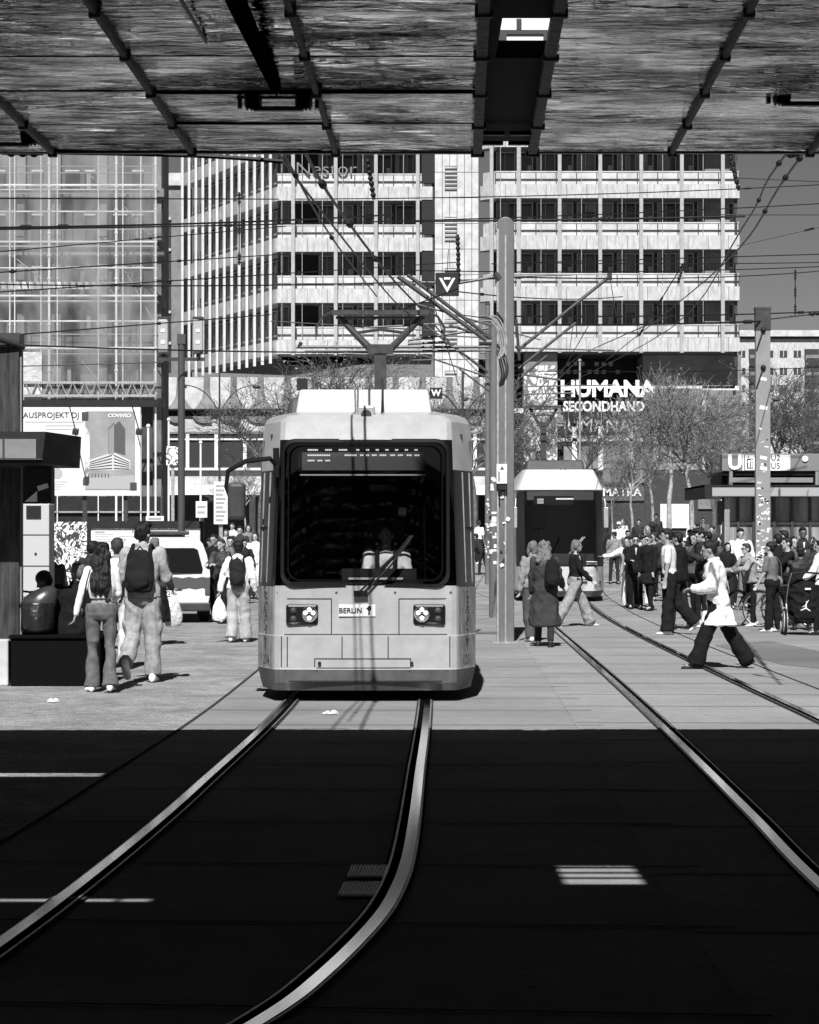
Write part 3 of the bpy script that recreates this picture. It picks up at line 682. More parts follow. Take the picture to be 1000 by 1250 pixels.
# far apartment slab right
FR = 220.0; XF = lambda p: X(p, FR); ZF = lambda p: Z(p, FR)-gz(FR)
fr = thing('apartment_slab', (0, FR, gz(FR)), 'white prefab apartment slab with small windows at far right behind the trees', 'building')
q = MB(); q.box(XF(880), XF(1090), 0, 12, 0, ZF(408)); q.build('wall', facw, fr)
q = MB(); q.box(XF(878), XF(1092), -.5, 12.2, ZF(411), ZF(403.5)); q.build('roof', conc, fr); q = MB(); q.box(XF(880), XF(1090), -.3, -.01, ZF(414), ZF(412)); q.build('eaves_gap', black, fr)
for r_ in range(8):
    for c in range(12):
        px = 884+c*17; py = 428+r_*21
        if c in (2, 6, 10): continue
        q = MB(); q.box(XF(px), XF(px+9), -.06, -.005, ZF(py+8), ZF(py), 0); q.box(XF(px+4), XF(px+5), -.1, -.065, ZF(py+8), ZF(py), 1); q.build('window', [dglass, frame_m], fr)
for r_ in range(8):
    for c in (2, 6, 10):
        px = 884+c*17-4; py = 428+r_*21; q = MB(); q.box(XF(px), XF(px+18), -.9, -.02, ZF(py+10), ZF(py+6), 0); q.box(XF(px), XF(px+18), -.06, -.015, ZF(py+5.8), ZF(py-2), 1); q.build('balcony', [conc2, dglass], fr)
# distant low blocks to close the square between things
bk = thing('shop_front', (0, 118, gz(118)), 'low shop building under the trees with dark awning and lettering', 'building')
q = MB(); q.box(X(735, 118), X(880, 118), 0, 6, 0, Z(592, 118)); q.build('wall', dark, bk)
q = MB(); q.box(X(736, 118), X(786, 118), -.3, -.02, Z(608, 118), Z(592, 118)); q.build('awning', conc2, bk)
q = MB(); q.box(X(806, 118), X(841, 118), -.12, -.02, Z(652, 118)-.5, Z(634, 118)); q.build('white_panel', white, bk)
q = MB(); q.box(X(852, 118), X(872, 118), -.12, -.02, Z(640, 118), Z(618, 118)); q.build('shop_window', conc2, bk)
q = MB(); q.box(X(736, 118), X(786, 118), -.12, -.02, Z(630, 118), Z(609, 118)); q.build('sign_panel', mat('sign_dark', .09, .7), bk)
text('sign_letters', 'MATRA', .62, (X(759, 118), -.16, Z(620, 118)), signw, bk, .02, .01)
# ------------------------------------------------------------------ trams
paint = mat('tram_paint', .315, .38, spec=.5, ns=5, na=.13, coat=.25)
paint_w = mat('tram_roof_fairing', .46, .6, ns=60, na=.12)
grimy = mat('grimy_paint', .2, .5, ns=7, na=.5, st=(2, 2, .6))
skirt = mat('tram_skirt', .07, .55, ns=4, na=.3)
blackp = mat('tram_black_trim', .006, .4, spec=.25)
wglass = glass('windscreen_glass', .82, .5)
sglass = mat('dark_side_glass', .008, .12, spec=.35)
inter = mat('cab_interior', .02, .8); panelline = mat('panel_gap', .03, .8)
led = mat('display_led', .4, .5, emit=.45); lens = mat('headlamp_lens', .8, .08, metal=1); lamp_w = mat('lamp_reflector', .85, .3, emit=.6)
def hull(zs, hw, fwf, off, L, cor=.6, cd=.1):
    rs = []
    for z in zs:
        h = hw(z); f = fwf(z); o = off(z)
        xs = [(-h, L), (-h, L*.5), (-h, cor+.5+o), (-h+.012, cor+o), (-f-.025, cd+.0+o), (-f, cd-.04+o), (-f+.05, .035+o), (-f*.5, .012+o), (0, o)]
        pts = xs+[(-x, y) for x, y in reversed(xs[:-1])]
        rs.append([(x, y, z) for x, y in pts])
    return rs
def interp(tab):
    def f(z):
        if z <= tab[0][0]: return tab[0][1]
        for (a, b), (c, d) in zip(tab[:-1], tab[1:]):
            if z <= c: return b+(d-b)*(z-a)/(c-a)
        return tab[-1][1]
    return f
def hull_mesh(rs, zs, L, skip):
    mb = MB(); n = len(rs[0]); mb.v = [p for r in rs for p in r]
    for i in range(len(rs)-1):
        for j_ in range(n-1):
            if skip(i, j_): continue
            mb.f.append((i*n+j_, i*n+j_+1, (i+1)*n+j_+1, (i+1)*n+j_)); mb.m.append(1 if zs[i] < .33 else (2 if zs[i] < 1.19 and (j_ in (2, 3, 12, 13)) else 0))
    k = len(rs)-1; mb.f.append(tuple(k*n+j_ for j_ in range(n))); mb.m.append(0)
    mb.f.append(tuple(i*n for i in range(len(rs)))+tuple(i*n+n-1 for i in reversed(range(len(rs))))); mb.m.append(0)
    mb.f.append(tuple(reversed(range(n)))); mb.m.append(1)
    return mb
def patch(rs, i0, i1, j0, j1, dy=-.006):
    mb = MB(); n = j1-j0+1
    for i in range(i0, i1+1):
        for j_ in range(j0, j1+1): p = rs[i][j_]; mb.v.append((p[0]*1.002, p[1]+dy, p[2]))
    for i in range(i1-i0):
        for j_ in range(n-1): mb.f.append((i*n+j_, i*n+j_+1, (i+1)*n+j_+1, (i+1)*n+j_)); mb.m.append(0)
    return mb
D1 = 22.6; TX = X(446.5, D1)
tram = thing('tram', (TX, D1, 0), 'light grey tram at the centre, facing us with a driver behind its windscreen', 'tram', group='trams')
zs = [.12, .20, .335, .345, .50, .675, .685, .99, 1.12, 1.19, 1.30, 1.7, 2.2, 2.38, 2.55, 2.69, 2.78, 2.88, 2.95, 3.0, 3.03]
hw = interp([(.12, 1.10), (.33, 1.15), (1.1, 1.15), (2.4, 1.12), (2.78, 1.11), (2.88, 1.095), (2.95, 1.05), (3.0, .98), (3.03, .86)])
fwf = interp([(.12, .93), (1.1, .93), (2.7, .885), (2.88, .88), (3.03, .72)])
off = interp([(.12, -.02), (.2, -.06), (.335, -.06), (.345, -.05), (.675, -.05), (.685, 0), (1.19, 0), (2.69, .16), (2.78, .18), (2.88, .20), (2.95, .27), (3.0, .65), (3.03, 1.0)])
rs = hull(zs, hw, fwf, off, 26.0)
# column index: 0..16; 8 is the middle; windscreen 5..11 ; side cab window 3..5 / 11..13
iw0, iw1 = zs.index(1.19), zs.index(2.69); is1 = zs.index(2.38)
hull_mesh(rs, zs, 26, lambda i, j_: (iw0 <= i < iw1 and 5 <= j_ < 11)).build('body', [paint, skirt, grimy], tram, smooth=16, fix=False)
# black surround of the windscreen, as a proud frame
def frame_rect(x0, x1, z0, z1, t, yfun, m, name, parent, rnd=.12, th=.02, mi=0):
    mb = MB()
    def loop(x0, x1, z0, z1, r_):
        P = []
        for cx, cz, a0 in ((x1-r_, z1-r_, 0), (x0+r_, z1-r_, 90), (x0+r_, z0+r_, 180), (x1-r_, z0+r_, 270)):
            for k in range(6): a = R(a0+k*18); P.append((cx+r_*cos(a), cz+r_*sin(a)))
        # add mid points along top and bottom so the frame follows the curve of the nose
        return P
    A = loop(x0, x1, z0, z1, rnd); B = loop(x0+t, x1-t, z0+t, z1-t, max(rnd-t*.5, .02)); n = len(A)
    fy = lambda x, z: yfun(x, z)
    mb.v = [(x, fy(x, z)-th, z) for x, z in A]+[(x, fy(x, z)-th, z) for x, z in B]+[(x, fy(x, z)+.01, z) for x, z in A]+[(x, fy(x, z)+.01, z) for x, z in B]
    for i in range(n):
        k = (i+1) % n; mb.f += [(i, k, n+k, n+i), (i, 2*n+i, 2*n+k, k), (n+i, n+k, 3*n+k, 3*n+i)]; mb.m += [0]*3
    return mb.build(name, m, parent, smooth=30)
def noseY(x, z):
    a = abs(x); f = fwf(z); o = off(z)
    if a < f*.5: return o+.012*a/(f*.5)
    if a < f-.06: return o+.012+(.023)*(a-f*.5)/(f*.5-.06)
    return o+.035+.035*(a-f+.06)/.06
frame_rect(-.872, .86, 1.17, 2.70, .035, noseY, blackp, 'windscreen_frame', tram, .14, .022)
frame_rect(-.80, .79, 1.24, 2.635, .012, noseY, dullblackm, 'windscreen_seal', tram, .12, .03)
patch(rs, iw0, iw1, 5, 11, .0).build('windscreen', wglass, tram, smooth=True, fix=False)
for j0, j1, a in ((3, 5, 'l'), (11, 13, 'r')):
    patch(rs, iw0, is1, j0, j1, -.008).build('side_window', sglass, tram, smooth=True, fix=False)
for s in (-1, 1):
    mb = MB(); mb.tube([(s*1.03, .31, 1.22), (s*.995, .40, 2.36)], .009, 5); mb.tube([(s*1.1, .5, 1.22), (s*1.07, .60, 2.36)], .009, 5); mb.build('window_trim', galv, tram)
    mb = MB(); mb.tube([(s*.985, .31, 1.2), (s*.955, .33, 1.75), (s*.94, .40, 2.37)], .02, 6); mb.tube([(s*.90, .16, 1.78), (s*1.1, .58, 1.78)], .02, 6)
    mb.tube([(s*1.08, .5, 1.25), (s*1.05, .52, 1.7)], .02, 6); mb.build('window_bar', blackp, tram)
    mb = MB()
    for k in range(13):
        y = 2.0+k*1.85; xx = s*1.118; mb.box(min(xx, xx+s*.012), max(xx, xx+s*.012), y, y+1.6, 1.15, 2.25)
    mb.each('passenger_window', sglass, tram)
    mb = MB()
    for y in (3.3, 9.5, 17, 22.5): mb.box(min(s*1.135, s*1.168), max(s*1.135, s*1.168), y, y+1.3, .25, 2.3)
    mb.each('door', blackp, tram, bevel=.01)
# cab interior
mb = MB(); mb.box(-1.0, 1.0, .5, 2.6, .36, .42); mb.box(-1.0, 1.0, 1.9, 1.95, .42, 2.8); mb.box(-.92, .92, .14, .62, .45, 1.22); mb.box(-.25, .52, .16, .42, 1.225, 1.36); mb.box(-1.0, 1.0, .45, 1.9, 2.72, 2.76)
mb.box(-1.09, -1.07, .7, 1.9, .42, 2.7); mb.box(1.07, 1.09, .7, 1.9, .42, 2.7)
mb.cyl((.62, .5, 1.2), (.6, .55, 2.0), .012, n=6)
mb.build('cab_interior', inter, tram)
mb = MB(); mb.box(-.18, .38, .15, .19, 1.24, 1.27); mb.build('dash_document', white, tram)
mb = MB(); mb.box(-.02, .42, 1.05, 1.2, .9, 1.9); mb.box(-.0, .4, .65, 1.2, .82, .92); mb.build('driver_seat', black, tram, bevel=.04)
# sun blind and destination display
mb = MB(); mb.box(-.70, .62, .20, .30, 2.36, 2.62); mb.build('destination_display', blackp, tram)
mb = MB(); mb.box(-.66, .60, .185, .198, 2.375, 2.56, 0); mb.box(-.68, .62, .17, .2, 2.32, 2.335, 1); mb.build('display_panel', [mat('display_face', .1, .4), frame_m], tram)
rr = random.Random(3)
for r_, (z, segs) in enumerate(((2.585, [(-.6, .1), (-.42, .06), (-.28, .08)]+[(-.1+.1*k, .02) for k in range(7)]), (2.53, [(-.6, .22), (-.22, .11), (-.06, .02), (0, .02), (.06, .05), (.14, .06), (.25, .04), (.33, .05), (.42, .04), (.5, .04)]), (2.475, [(-.6, .07), (-.5, .05), (-.42, .05)]))):
    mb = MB()
    for x, w in segs:
        k = 0
        while k < w: mb.box(x+k, x+k+.013, .176, .184, z-.008, z+.008); k += .018
    mb.build('display_text', led, tram)
# panel lines, headlamps, plate, text on the nose
def lines(segs, w, name, m, parent, y=-.003):
    mb = MB()
    for x0, z0_, x1, z1_ in segs:
        n = max(1, int(abs(x1-x0)/.1)); 
        for k in range(n):
            a = k/n; b = (k+1)/n; xa, za, xb, zb = x0+(x1-x0)*a, z0_+(z1_-z0_)*a, x0+(x1-x0)*b, z0_+(z1_-z0_)*b
            if abs(x1-x0) > abs(z1_-z0_): mb.add([(xa, noseY(xa, za)+y, za-w/2), (xb, noseY(xb, zb)+y, zb-w/2), (xb, noseY(xb, zb)+y, zb+w/2), (xa, noseY(xa, za)+y, za+w/2)], [(0, 1, 2, 3)])
            else: mb.add([(xa-w/2, noseY(xa, za)+y, za), (xa+w/2, noseY(xa, za)+y, za), (xb+w/2, noseY(xb, zb)+y, zb), (xb-w/2, noseY(xb, zb)+y, zb)], [(0, 1, 2, 3)])
    return mb.build(name, m, parent, fix=False)
lines([(-.90, 1.055, -.35, 1.055), (-.35, 1.055, -.35, .69), (.88, 1.055, .34, 1.055), (.34, 1.055, .34, .69), (-.93, .69, .93, .69),
       (-.24, .675, -.24, .45), (.23, .675, .23, .45), (-.52, .445, .46, .445), (-.52, .445, -.52, .30+.06), (.46, .445, .46, .36), (-.86, .675, -.86, .36), (.86, .675, .86, .36),
       (-.80, .67, -.80, .36), (-.5, .35, .46, .352)], .011, 'panel_seams', panelline, tram)
lines([(-.50, .33, -.50, .14), (.45, .33, .45, .14), (-.82, .33, -.82, .14), (.82, .33, .82, .14)], .011, 'panel_seams', panelline, tram, -.004)
for s in (-1, 1):
    cx = s*.65; mb = MB(); mb.box(cx-.165, cx+.165, .0, .05, .79, 1.0); o = mb.build('headlight', blackp, tram, bevel=.03); o.location = (0, -.012, 0)
    l = MB(); l.ell((cx-s*.075, -.005, .90), (.082, .03, .085), 16, 8); l.build('lens', lens, o, smooth=True)
    l = MB()
    for dx, dz in ((0, .045), (-.04, .012), (.04, .012), (.0, -.04)): l.ell((cx-s*.075+dx, -.032, .90+dz), .024, 8, 6)
    l.build('lamp', lamp_w, o, smooth=True)
    l = MB(); l.ell((cx+s*.09, -.0, .935), (.035, .02, .035), 10, 6); l.ell((cx+s*.09, -.0, .85), (.035, .02, .035), 10, 6); l.build('indicator', dark, o, smooth=True)
mb = MB(); mb.box(-.275, .10, -.012, .01, .875, .995); o = mb.build('plate', white, tram, bevel=.004)
mb = MB(); mb.box(-.03, -.025, -.0125, -.0135, .88, .99); mb.build('divider', black, o)
text('plate_text', 'BERLIN', .075, (-.155, -.016, .934), black, o, .002, .0015)
mb = MB(); mb.prism([(.02, .89), (.045, .90), (.04, .93), (.06, .955), (.05, .985), (.03, .985), (.02, .97), (.005, .96), (.02, .945), (.03, .92)], -.018, -.012); mb.build('bear_emblem', black, o)
for s in (-1, 1):
    text('fleet_number', '1204', .15, (s*1.046, .30, .42), dark, tram, .002, rot=(R(90), 0, s*R(71)))
    text('side_lettering', 'E\nA\nS\nY', .17, (s*1.046, .27, .86), dark, tram, .002, rot=(R(90), 0, s*R(71)))
    mb = MB(); mb.cyl((s*.47, -.062, .40), (s*.47, -.045, .40), .018, n=10); mb.build('tow_cap', black, tram)
for s in (-1, 1):
    mb = MB(); mb.box(s*.62-.1, s*.62+.1, .215, .24, 2.76, 2.79); mb.build('marker_light', dark, tram, bevel=.005)
    mb = MB(); mb.tube([(s*1.13, .75, .4), (s*1.135, .75, 1.15)], .012, 6); mb.build('door_edge', rubber, tram)
mb = MB(); mb.box(-.78, .78, -.075, -.055, .205, .225); mb.build('bumper_strip', rubber, tram, bevel=.004)
mb = MB()
for x_ in (-.9, -.3, .3, .87): mb.cyl((x_, noseY(x_, 1.1)-.006, 1.12), (x_, noseY(x_, 1.1)+.004, 1.12), .012, n=8)
mb.build('screw_head', dark, tram)
# wipers
mb = MB()
for dx, z_ in ((0, 1.13), (.04, 1.11)): mb.tube([(-.06+dx, -.05, z_), (.22+dx, -.02, 1.40), (.46+dx*.5, .03, 1.70)], .012, 6)
mb.tube([(.15, -.03, 1.36), (.45, .03, 1.64)], .018, 6); mb.box(-.12, .02, -.06, -.02, 1.08, 1.14); mb.build('wiper', blackp, tram)
# mirror on its arm
mb = MB(); mb.tube([(-.9, .1, 2.40), (-.98, .0, 2.49), (-1.22, -.05, 2.46), (-1.40, -.08, 2.36), (-1.42, -.08, 2.2), (-1.36, -.08, 2.02)], [.022, .026, .026, .026, .022, .016], 8); mb.box(-.95, -.89, .05, .12, 2.3, 2.6); o = mb.build('mirror_arm', blackp, tram, smooth=True)
mb = MB(); mb.box(-1.40, -1.22, -.16, -.04, 1.86, 2.24); mb.build('mirror', dark, tram, bevel=.04)
# roof gear
mb = MB(); y0 = 1.55
def rbox(x, y, zb, zt, wb, wt, L, m, name, parent, bev=.05):
    q = MB(); q.add([(x-wb, y, zb), (x+wb, y, zb), (x+wb, y+L, zb), (x-wb, y+L, zb), (x-wt, y+.12, zt), (x+wt, y+.12, zt), (x+wt, y+L-.1, zt), (x-wt, y+L-.1, zt)], [(0, 3, 2, 1), (4, 5, 6, 7), (0, 1, 5, 4), (1, 2, 6, 5), (2, 3, 7, 6), (3, 0, 4, 7)])
    return q.build(name, m, parent, bevel=bev)
rbox(-.04, .95, 2.93, 3.27, .735, .69, 2.6, paint_w, 'roof_fairing', tram, .03)
rbox(-.2, 4.0, 2.95, 3.38, .85, .8, 2.4, dark, 'air_conditioner', tram); rbox(.1, 7.2, 2.95, 3.25, .8, .75, 2.4, galv, 'roof_cabinet', tram); rbox(0, 14, 2.95, 3.3, .8, .75, 4, galv, 'roof_cabinet', tram); rbox(0, 19.5, 2.95, 3.3, .8, .75, 4, galv, 'roof_cabinet', tram)
mb = MB(); mb.box(-.09, .09, .28, .5, 2.82, 3.05); o = mb.build('roof_bracket', paint, tram, bevel=.02)
mb = MB(); mb.wheel((-.0, .27, 2.95), .055, .03, 'y', prof=[(.6, -.5), (1, -.5), (1, .5), (.6, .5)], n=16); mb.build('ring', dark, o)
mb = MB(); mb.tube([(.16, .22, 2.80), (.16, .6, 3.02), (.16, 1.0, 3.2), (.16, 1.1, 3.38)], .012, 6); mb.box(-.78, -.67, 1.5, 1.7, 3.3, 3.42); mb.build('roof_cable', black, tram)
# pantograph, 11.4 m behind the nose
def pantograph(parent, y, top, hwid, zr):
    p = MB(); p.box(-.55, .55, y-.5, y+.5, zr, zr+.1); p.box(-.09, .09, y-.1, y+.1, zr+.1, top-.60); p.box(-.2, .2, y-.12, y+.12, top-.66, top-.52)
    o = p.build('pantograph', dsteel, parent)
    p = MB()
    for s in (-1, 1): p.tube([(s*.12, y, top-.62), (s*hwid*.66, y, top-.08)], [.06, .045], 8)
    p.tube([(-.35, y+.02, top-.33), (0, y+.02, top-.28), (.35, y+.02, top-.33)], .025, 6); p.build('arm', dsteel, o)
    p = MB(); p.box(-hwid*.76, hwid*.76, y-.17, y-.11, top-.07, top); p.box(-hwid*.76, hwid*.76, y+.12, y+.16, top-.05, top); p.box(-hwid*.7, hwid*.7, y-.03, y+.03, top-.12, top-.08)
    for s in (-1, 1): p.tube([(s*hwid*.76, y-.14, top-.03), (s*hwid*.9, y-.14, top-.1), (s*hwid, y-.14, top-.27), (s*hwid*.995, y-.14, top-.40)], .02, 6)
    p.build('collector_head', dsteel, o)
pantograph(tram, 11.4, 5.18, .98, 3.05)
# second tram
D2 = 59.4; T2X = X(685, D2)
t2 = thing('tram', (T2X, D2, 0), 'second tram behind the poles, with a black front below a white roof fairing', 'tram', rz=R(-1.2), group='trams')
z2 = [.14, .3, .345, .95, 1.05, 1.3, 1.7, 2.2, 2.75, 3.0, 3.03, 3.3, 3.58, 3.60]
hw2 = interp([(.14, 1.12), (.3, 1.2), (2.7, 1.19), (3.0, 1.17), (3.03, 1.22), (3.58, 1.0)])
fw2 = interp([(.14, .85), (.3, .93), (3.0, .95), (3.03, 1.12), (3.58, .9)]); off2 = interp([(.14, .1), (.3, 0), (.95, 0), (1.3, .06), (3.0, .42), (3.03, .38), (3.3, .55), (3.58, .95), (3.6, 1.1)])
r2 = hull(z2, hw2, fw2, off2, 30, .7, .12)
whitep = mat('tram_white_front', .42, .4, coat=.2)
n2 = len(r2[0]); mb = MB(); mb.v = [p for r_ in r2 for p in r_]
for i in range(len(r2)-1):
    for j_ in range(n2-1):
        zz = z2[i]; front = 3 <= j_ < 13
        if 4 <= j_ < 12 and z2.index(1.3) <= i < z2.index(2.75): continue
        mi = 2 if zz >= 3.0 else (1 if (zz >= .95 and front) else (3 if zz < .3 else 0))
        mb.f.append((i*n2+j_, i*n2+j_+1, (i+1)*n2+j_+1, (i+1)*n2+j_)); mb.m.append(mi)
mb.f.append(tuple((len(r2)-1)*n2+j_ for j_ in range(n2))); mb.m.append(2)
mb.f.append(tuple(i*n2 for i in range(len(r2)))+tuple(i*n2+n2-1 for i in reversed(range(len(r2))))); mb.m.append(0)
mb.build('body', [whitep, blackp, paint_w, skirt], t2, smooth=28, fix=False)
patch(r2, z2.index(1.3), z2.index(2.75), 4, 12, 0).build('windscreen', wglass, t2, smooth=True, fix=False)
mb = MB(); mb.box(-1.1, 1.1, 2.0, 2.05, .4, 3.0); mb.box(-1.1, 1.1, .35, 2.0, .5, .56); mb.box(-.9, .9, .3, .8, .56, 1.3); mb.build('cab_interior', inter, t2)
mb = MB(); mb.box(-.72, .35, .34, .5, 2.62, 2.86); mb.build('destination_display', blackp, t2)
mb = MB()
for k in range(16): mb.box(-.12+k*.03, -.12+k*.03+.018, .33, .338, 2.76, 2.80)
for k in range(5):
    for q_ in range(3): mb.box(-.62+k*.035, -.62+k*.035+.02, .33, .338, 2.66+q_*.05, 2.68+q_*.05)
mb.build('display_text', led, t2)
for s in (-1, 1):
    mb = MB(); mb.box(s*1.23-.06, s*1.23+.06, .3, .42, 2.0, 2.55); mb.tube([(s*1.22, .36, 2.5), (s*1.2, .5, 2.8)], .02, 6); mb.build('mirror', galv, t2, bevel=.03)
    mb = MB(); mb.box(s*.82-.16, s*.82+.16, -.02, .1, 1.0, 1.1); mb.build('headlight', lens, t2, bevel=.02)
mb = MB(); mb.tube([(.1, .1, 1.15), (.6, .15, 1.75)], .015, 6); mb.tube([(.15, .1, 1.15), (.65, .15, 1.75)], .01, 6); mb.build('wiper', galv, t2)
mb = MB(); mb.box(.15, .85, -.012, 0, .62, .90); mb.box(-.1, .02, .0, .05, .6, .62); mb.build('front_flap', whitep, t2)
mb = MB(); mb.box(.4, .7, -.02, -.013, .52, .56); mb.build('flap_handle', black, t2)
text('fleet_number', 'K2', .16, (.98, .04, .45), dark, t2, .003, rot=(R(90), 0, R(10)))
mb = MB(); mb.wheel((0, .60, 3.2), .09, .05, 'y', n=16); mb.build('roof_lamp', galv, t2); 
mb = MB()
for x in (.08, .2): mb.tube([(x, .50, 3.05), (x-.04, .98, 3.6)], .014, 5)
mb.build('roof_cable', dark, t2)
rbox(0, 3.5, 3.55, 3.95, .85, .8, 6, dark, 'roof_cabinet', t2); pantograph(t2, 12, 6.0, .66, 3.6)
rbox(.2, 12, 3.57, 4.0, .8, .75, 6, galv, 'roof_cabinet', t2)
# ------------------------------------------------------------------ left shelter, plinth, kiosk
pat = mat('glass_column_reflection', .035, .5, ns=2.5, na=.95, st=(6, 6, .7), spec=.3)  # vertical mottling puts the glass reflections into the colour
D = 25.2
t = thing('shelter_column', (X(8, D), D, 0), 'tall dark mottled column on a pale block at the left edge', 'column')
q = MB(); q.box(-.35, .14, 0, .3, .50, Z(423, D)); q.build('shaft', pat, t, bevel=.01)
q = MB(); q.box(-.36, .15, -.01, .31, Z(421, D), Z(417, D)+.1); q.build('cap', dsteel, t)
q = MB(); q.box(-.38, -.33, -.04, 0, .5, Z(600, D)); q.box(.141, .165, .05, .1, .5, Z(423, D)); q.build('edge_strip', conc2, t)
q = MB(); q.box(-.40, .04, -.12, .42, 0, .53); q.build('footing', conc, t, bevel=.02)
q = MB(); q.cyl((-.6, -.3, Z(398, D)), (.21, .0, Z(424, D)), .03, n=8); q.build('cap_rod', black, t)
D = 25.0
q = MB(); x0 = X(12, D); x1 = X(122, D); q.box(0, x1-x0, .05, 1.3, 0, .54)
q.box(-.02, x1-x0+.03, .02, 1.35, .54, .58); o = q.build('plinth', dullblackm, loc=(x0, D, 0), bevel=.01); tag(o, 'long black low plinth by the left column that people sit on', 'plinth')
# luggage on the plinth: grey-black sack with a pale sheen, and the black bag below it
q = MB(); q.rings([[(r_*.19*cos(a)*(1+.09*sin(5*a+h*4)), r_*.17*sin(a)*(1+.08*cos(4*a)), h) for a in [2*pi*i/16 for i in range(16)]] for r_, h in ((.75, .0), (1, .06), (1, .2), (.97, .33), (.9, .36))])
o = q.build('duffel_bag', mat('bag_cloth', .01, .4, ns=6, na=.6, bs=9, ba=1, bd=.03, spec=.6), loc=(X(45, 25.22), 25.22, .58), smooth=60); tag(o, 'wrinkled black bag on the plinth below the shiny hood', 'bag')
q = MB()
for k in range(7):
    pass
q.rings([[(r_*.21*cos(a)+sx, r_*.17*sin(a), h) for a in [2*pi*i/20 for i in range(20)]] for r_, h, sx in ((1, 0, 0), (.98, .05, .01), (.86, .12, .05), (.62, .18, .09), (.3, .22, .13), (.05, .235, .15))])
o = q.build('stroller_hood', mat('shiny_hood', .03, .3, spec=.7, ns=5, na=.4, bs=6, ba=.5), loc=(X(46, 25.3), 25.3, .90), smooth=50); tag(o, 'shiny grey dome of a folded umbrella on top of the black bag', 'umbrella')
# ticket machine and black kiosk with the canopy
D = 33.0
t = thing('ticket_machine', (X(42, D), D, 0), 'tall pale ticket machine with a small dark screen behind the left column', 'ticket machine')
tm = mat('machine_panel', .42, .5); q = MB(); w = .22; q.box(-w, w, 0, .5, 0, Z(615, D)); q.build('cabinet', tm, t, bevel=.01)
q = MB()
for py in (653, 691, 729): q.box(-w, w, -.004, -.001, Z(py, D)-.008, Z(py, D)+.008)
q.build('panel_joints', dark, t)
q = MB(); q.box(-.12, .10, -.02, .0, Z(633, D), Z(617, D)); q.build('screen', mat('screen', .02, .15, spec=.6), t, bevel=.005)
q = MB(); q.cyl((.02, -.012, Z(676, D)), (.02, 0, Z(676, D)), .02, n=10); q.build('lock', dark, t)
D = 24.6
t = thing('canopy', (X(30, D), D, 0), 'flat black canopy with a grey fascia panel jutting past the left column', 'canopy')
x = lambda p: X(p, D)-X(30, D)
zt = Z(529, D); zb = Z(570, D); q = MB()
q.add([(x(-90), -.4, zt), (x(63), -.4, zt), (x(92), .3, zt-.02), (x(92), .45, zt-.02), (x(-90), .45, zt), (x(-90), -.4, zb+.03), (x(58), -.4, zb+.03), (x(90), .3, zb), (x(90), .45, zb), (x(-90), .45, zb)],
      [(0, 1, 2, 3, 4), (9, 8, 7, 6, 5), (0, 5, 6, 1), (1, 6, 7, 2), (2, 7, 8, 3), (3, 8, 9, 4), (4, 9, 5, 0)])
q.build('roof_slab', black, t)
q = MB(); q.box(x(-60), x(52), -.43, -.405, Z(561, D), Z(538, D)); q.build('fascia_panel', mat('fascia_grey', .17, .6, ns=3, na=.2), t)
q = MB(); q.box(x(-60), x(60), -.45, -.41, Z(563, D), Z(561.3, D)); q.build('fascia_trim', dark, t)
q = MB(); q.box(x(12), x(14), -.45, -.432, Z(561, D), Z(538, D)); q.build('fascia_strut', dark, t)
q = MB(); q.box(x(24), x(59), .2, .44, Z(614, D), zb-.003); q.build('sign_box', black, t)
q = MB(); q.obox((x(49), .18, Z(594, D)), (.12, .02, .055), (0, R(-18), 0)); q.build('arrow_notice', white, t)
q = MB(); q.prism([(x(27), Z(612, D)), (x(42), Z(612, D)), (x(42), Z(599, D))], .17, .19); q.build('corner_notice', white, t)
# graffiti board and information board
D = 62.0
q = MB(); q.box(X(58, D), X(106, D), D, D+.08, gz(D), Z(637, D)); o = q.build('graffiti_panel', scribble('graffiti_black_on_white', .7, .04, sc=2.2, dist=2.5)); tag(o, 'white hoarding covered in black graffiti swirls left of the info board', 'hoarding')
D = 58.0
t = thing('info_board', (X(178, D), D, 0), 'long white information board with black top frame behind the police van', 'notice board')
x = lambda p: X(p, D)-X(178, D)
q = MB(); q.box(x(108), x(249), -.05, .1, Z(645, D), Z(636, D)); q.box(x(245), x(249), -.05, .1, 0, Z(645, D)); q.box(x(108), x(111), -.05, .1, 0, Z(645, D)); q.build('frame', black, t)
q = MB(); q.box(x(111.2), x(244.8), 0, .06, Z(700, D), Z(645.2, D)); q.build('sheet', white, t)
q = MB()
for r_ in range(9): q.box(x(116), x(116+22-(r_*5) % 7), -.004, -.001, Z(652+r_*3, D)-.01, Z(652+r_*3, D)+.008); q.box(x(145), x(145+20-(r_*3) % 6), -.004, -.001, Z(655+r_*3, D)-.01, Z(655+r_*3, D)+.008); q.box(x(205), x(232-(r_*3) % 9), -.004, -.001, Z(655+r_*3, D)-.01, Z(655+r_*3, D)+.008)
q.box(x(116), x(128), -.006, -.001, Z(649.5, D)-.02, Z(649.5, D)+.02); q.box(x(161), x(166), -.006, -.001, Z(650, D), Z(647, D)); q.build('printed_lines', mat('print_grey', .3, .8), t)
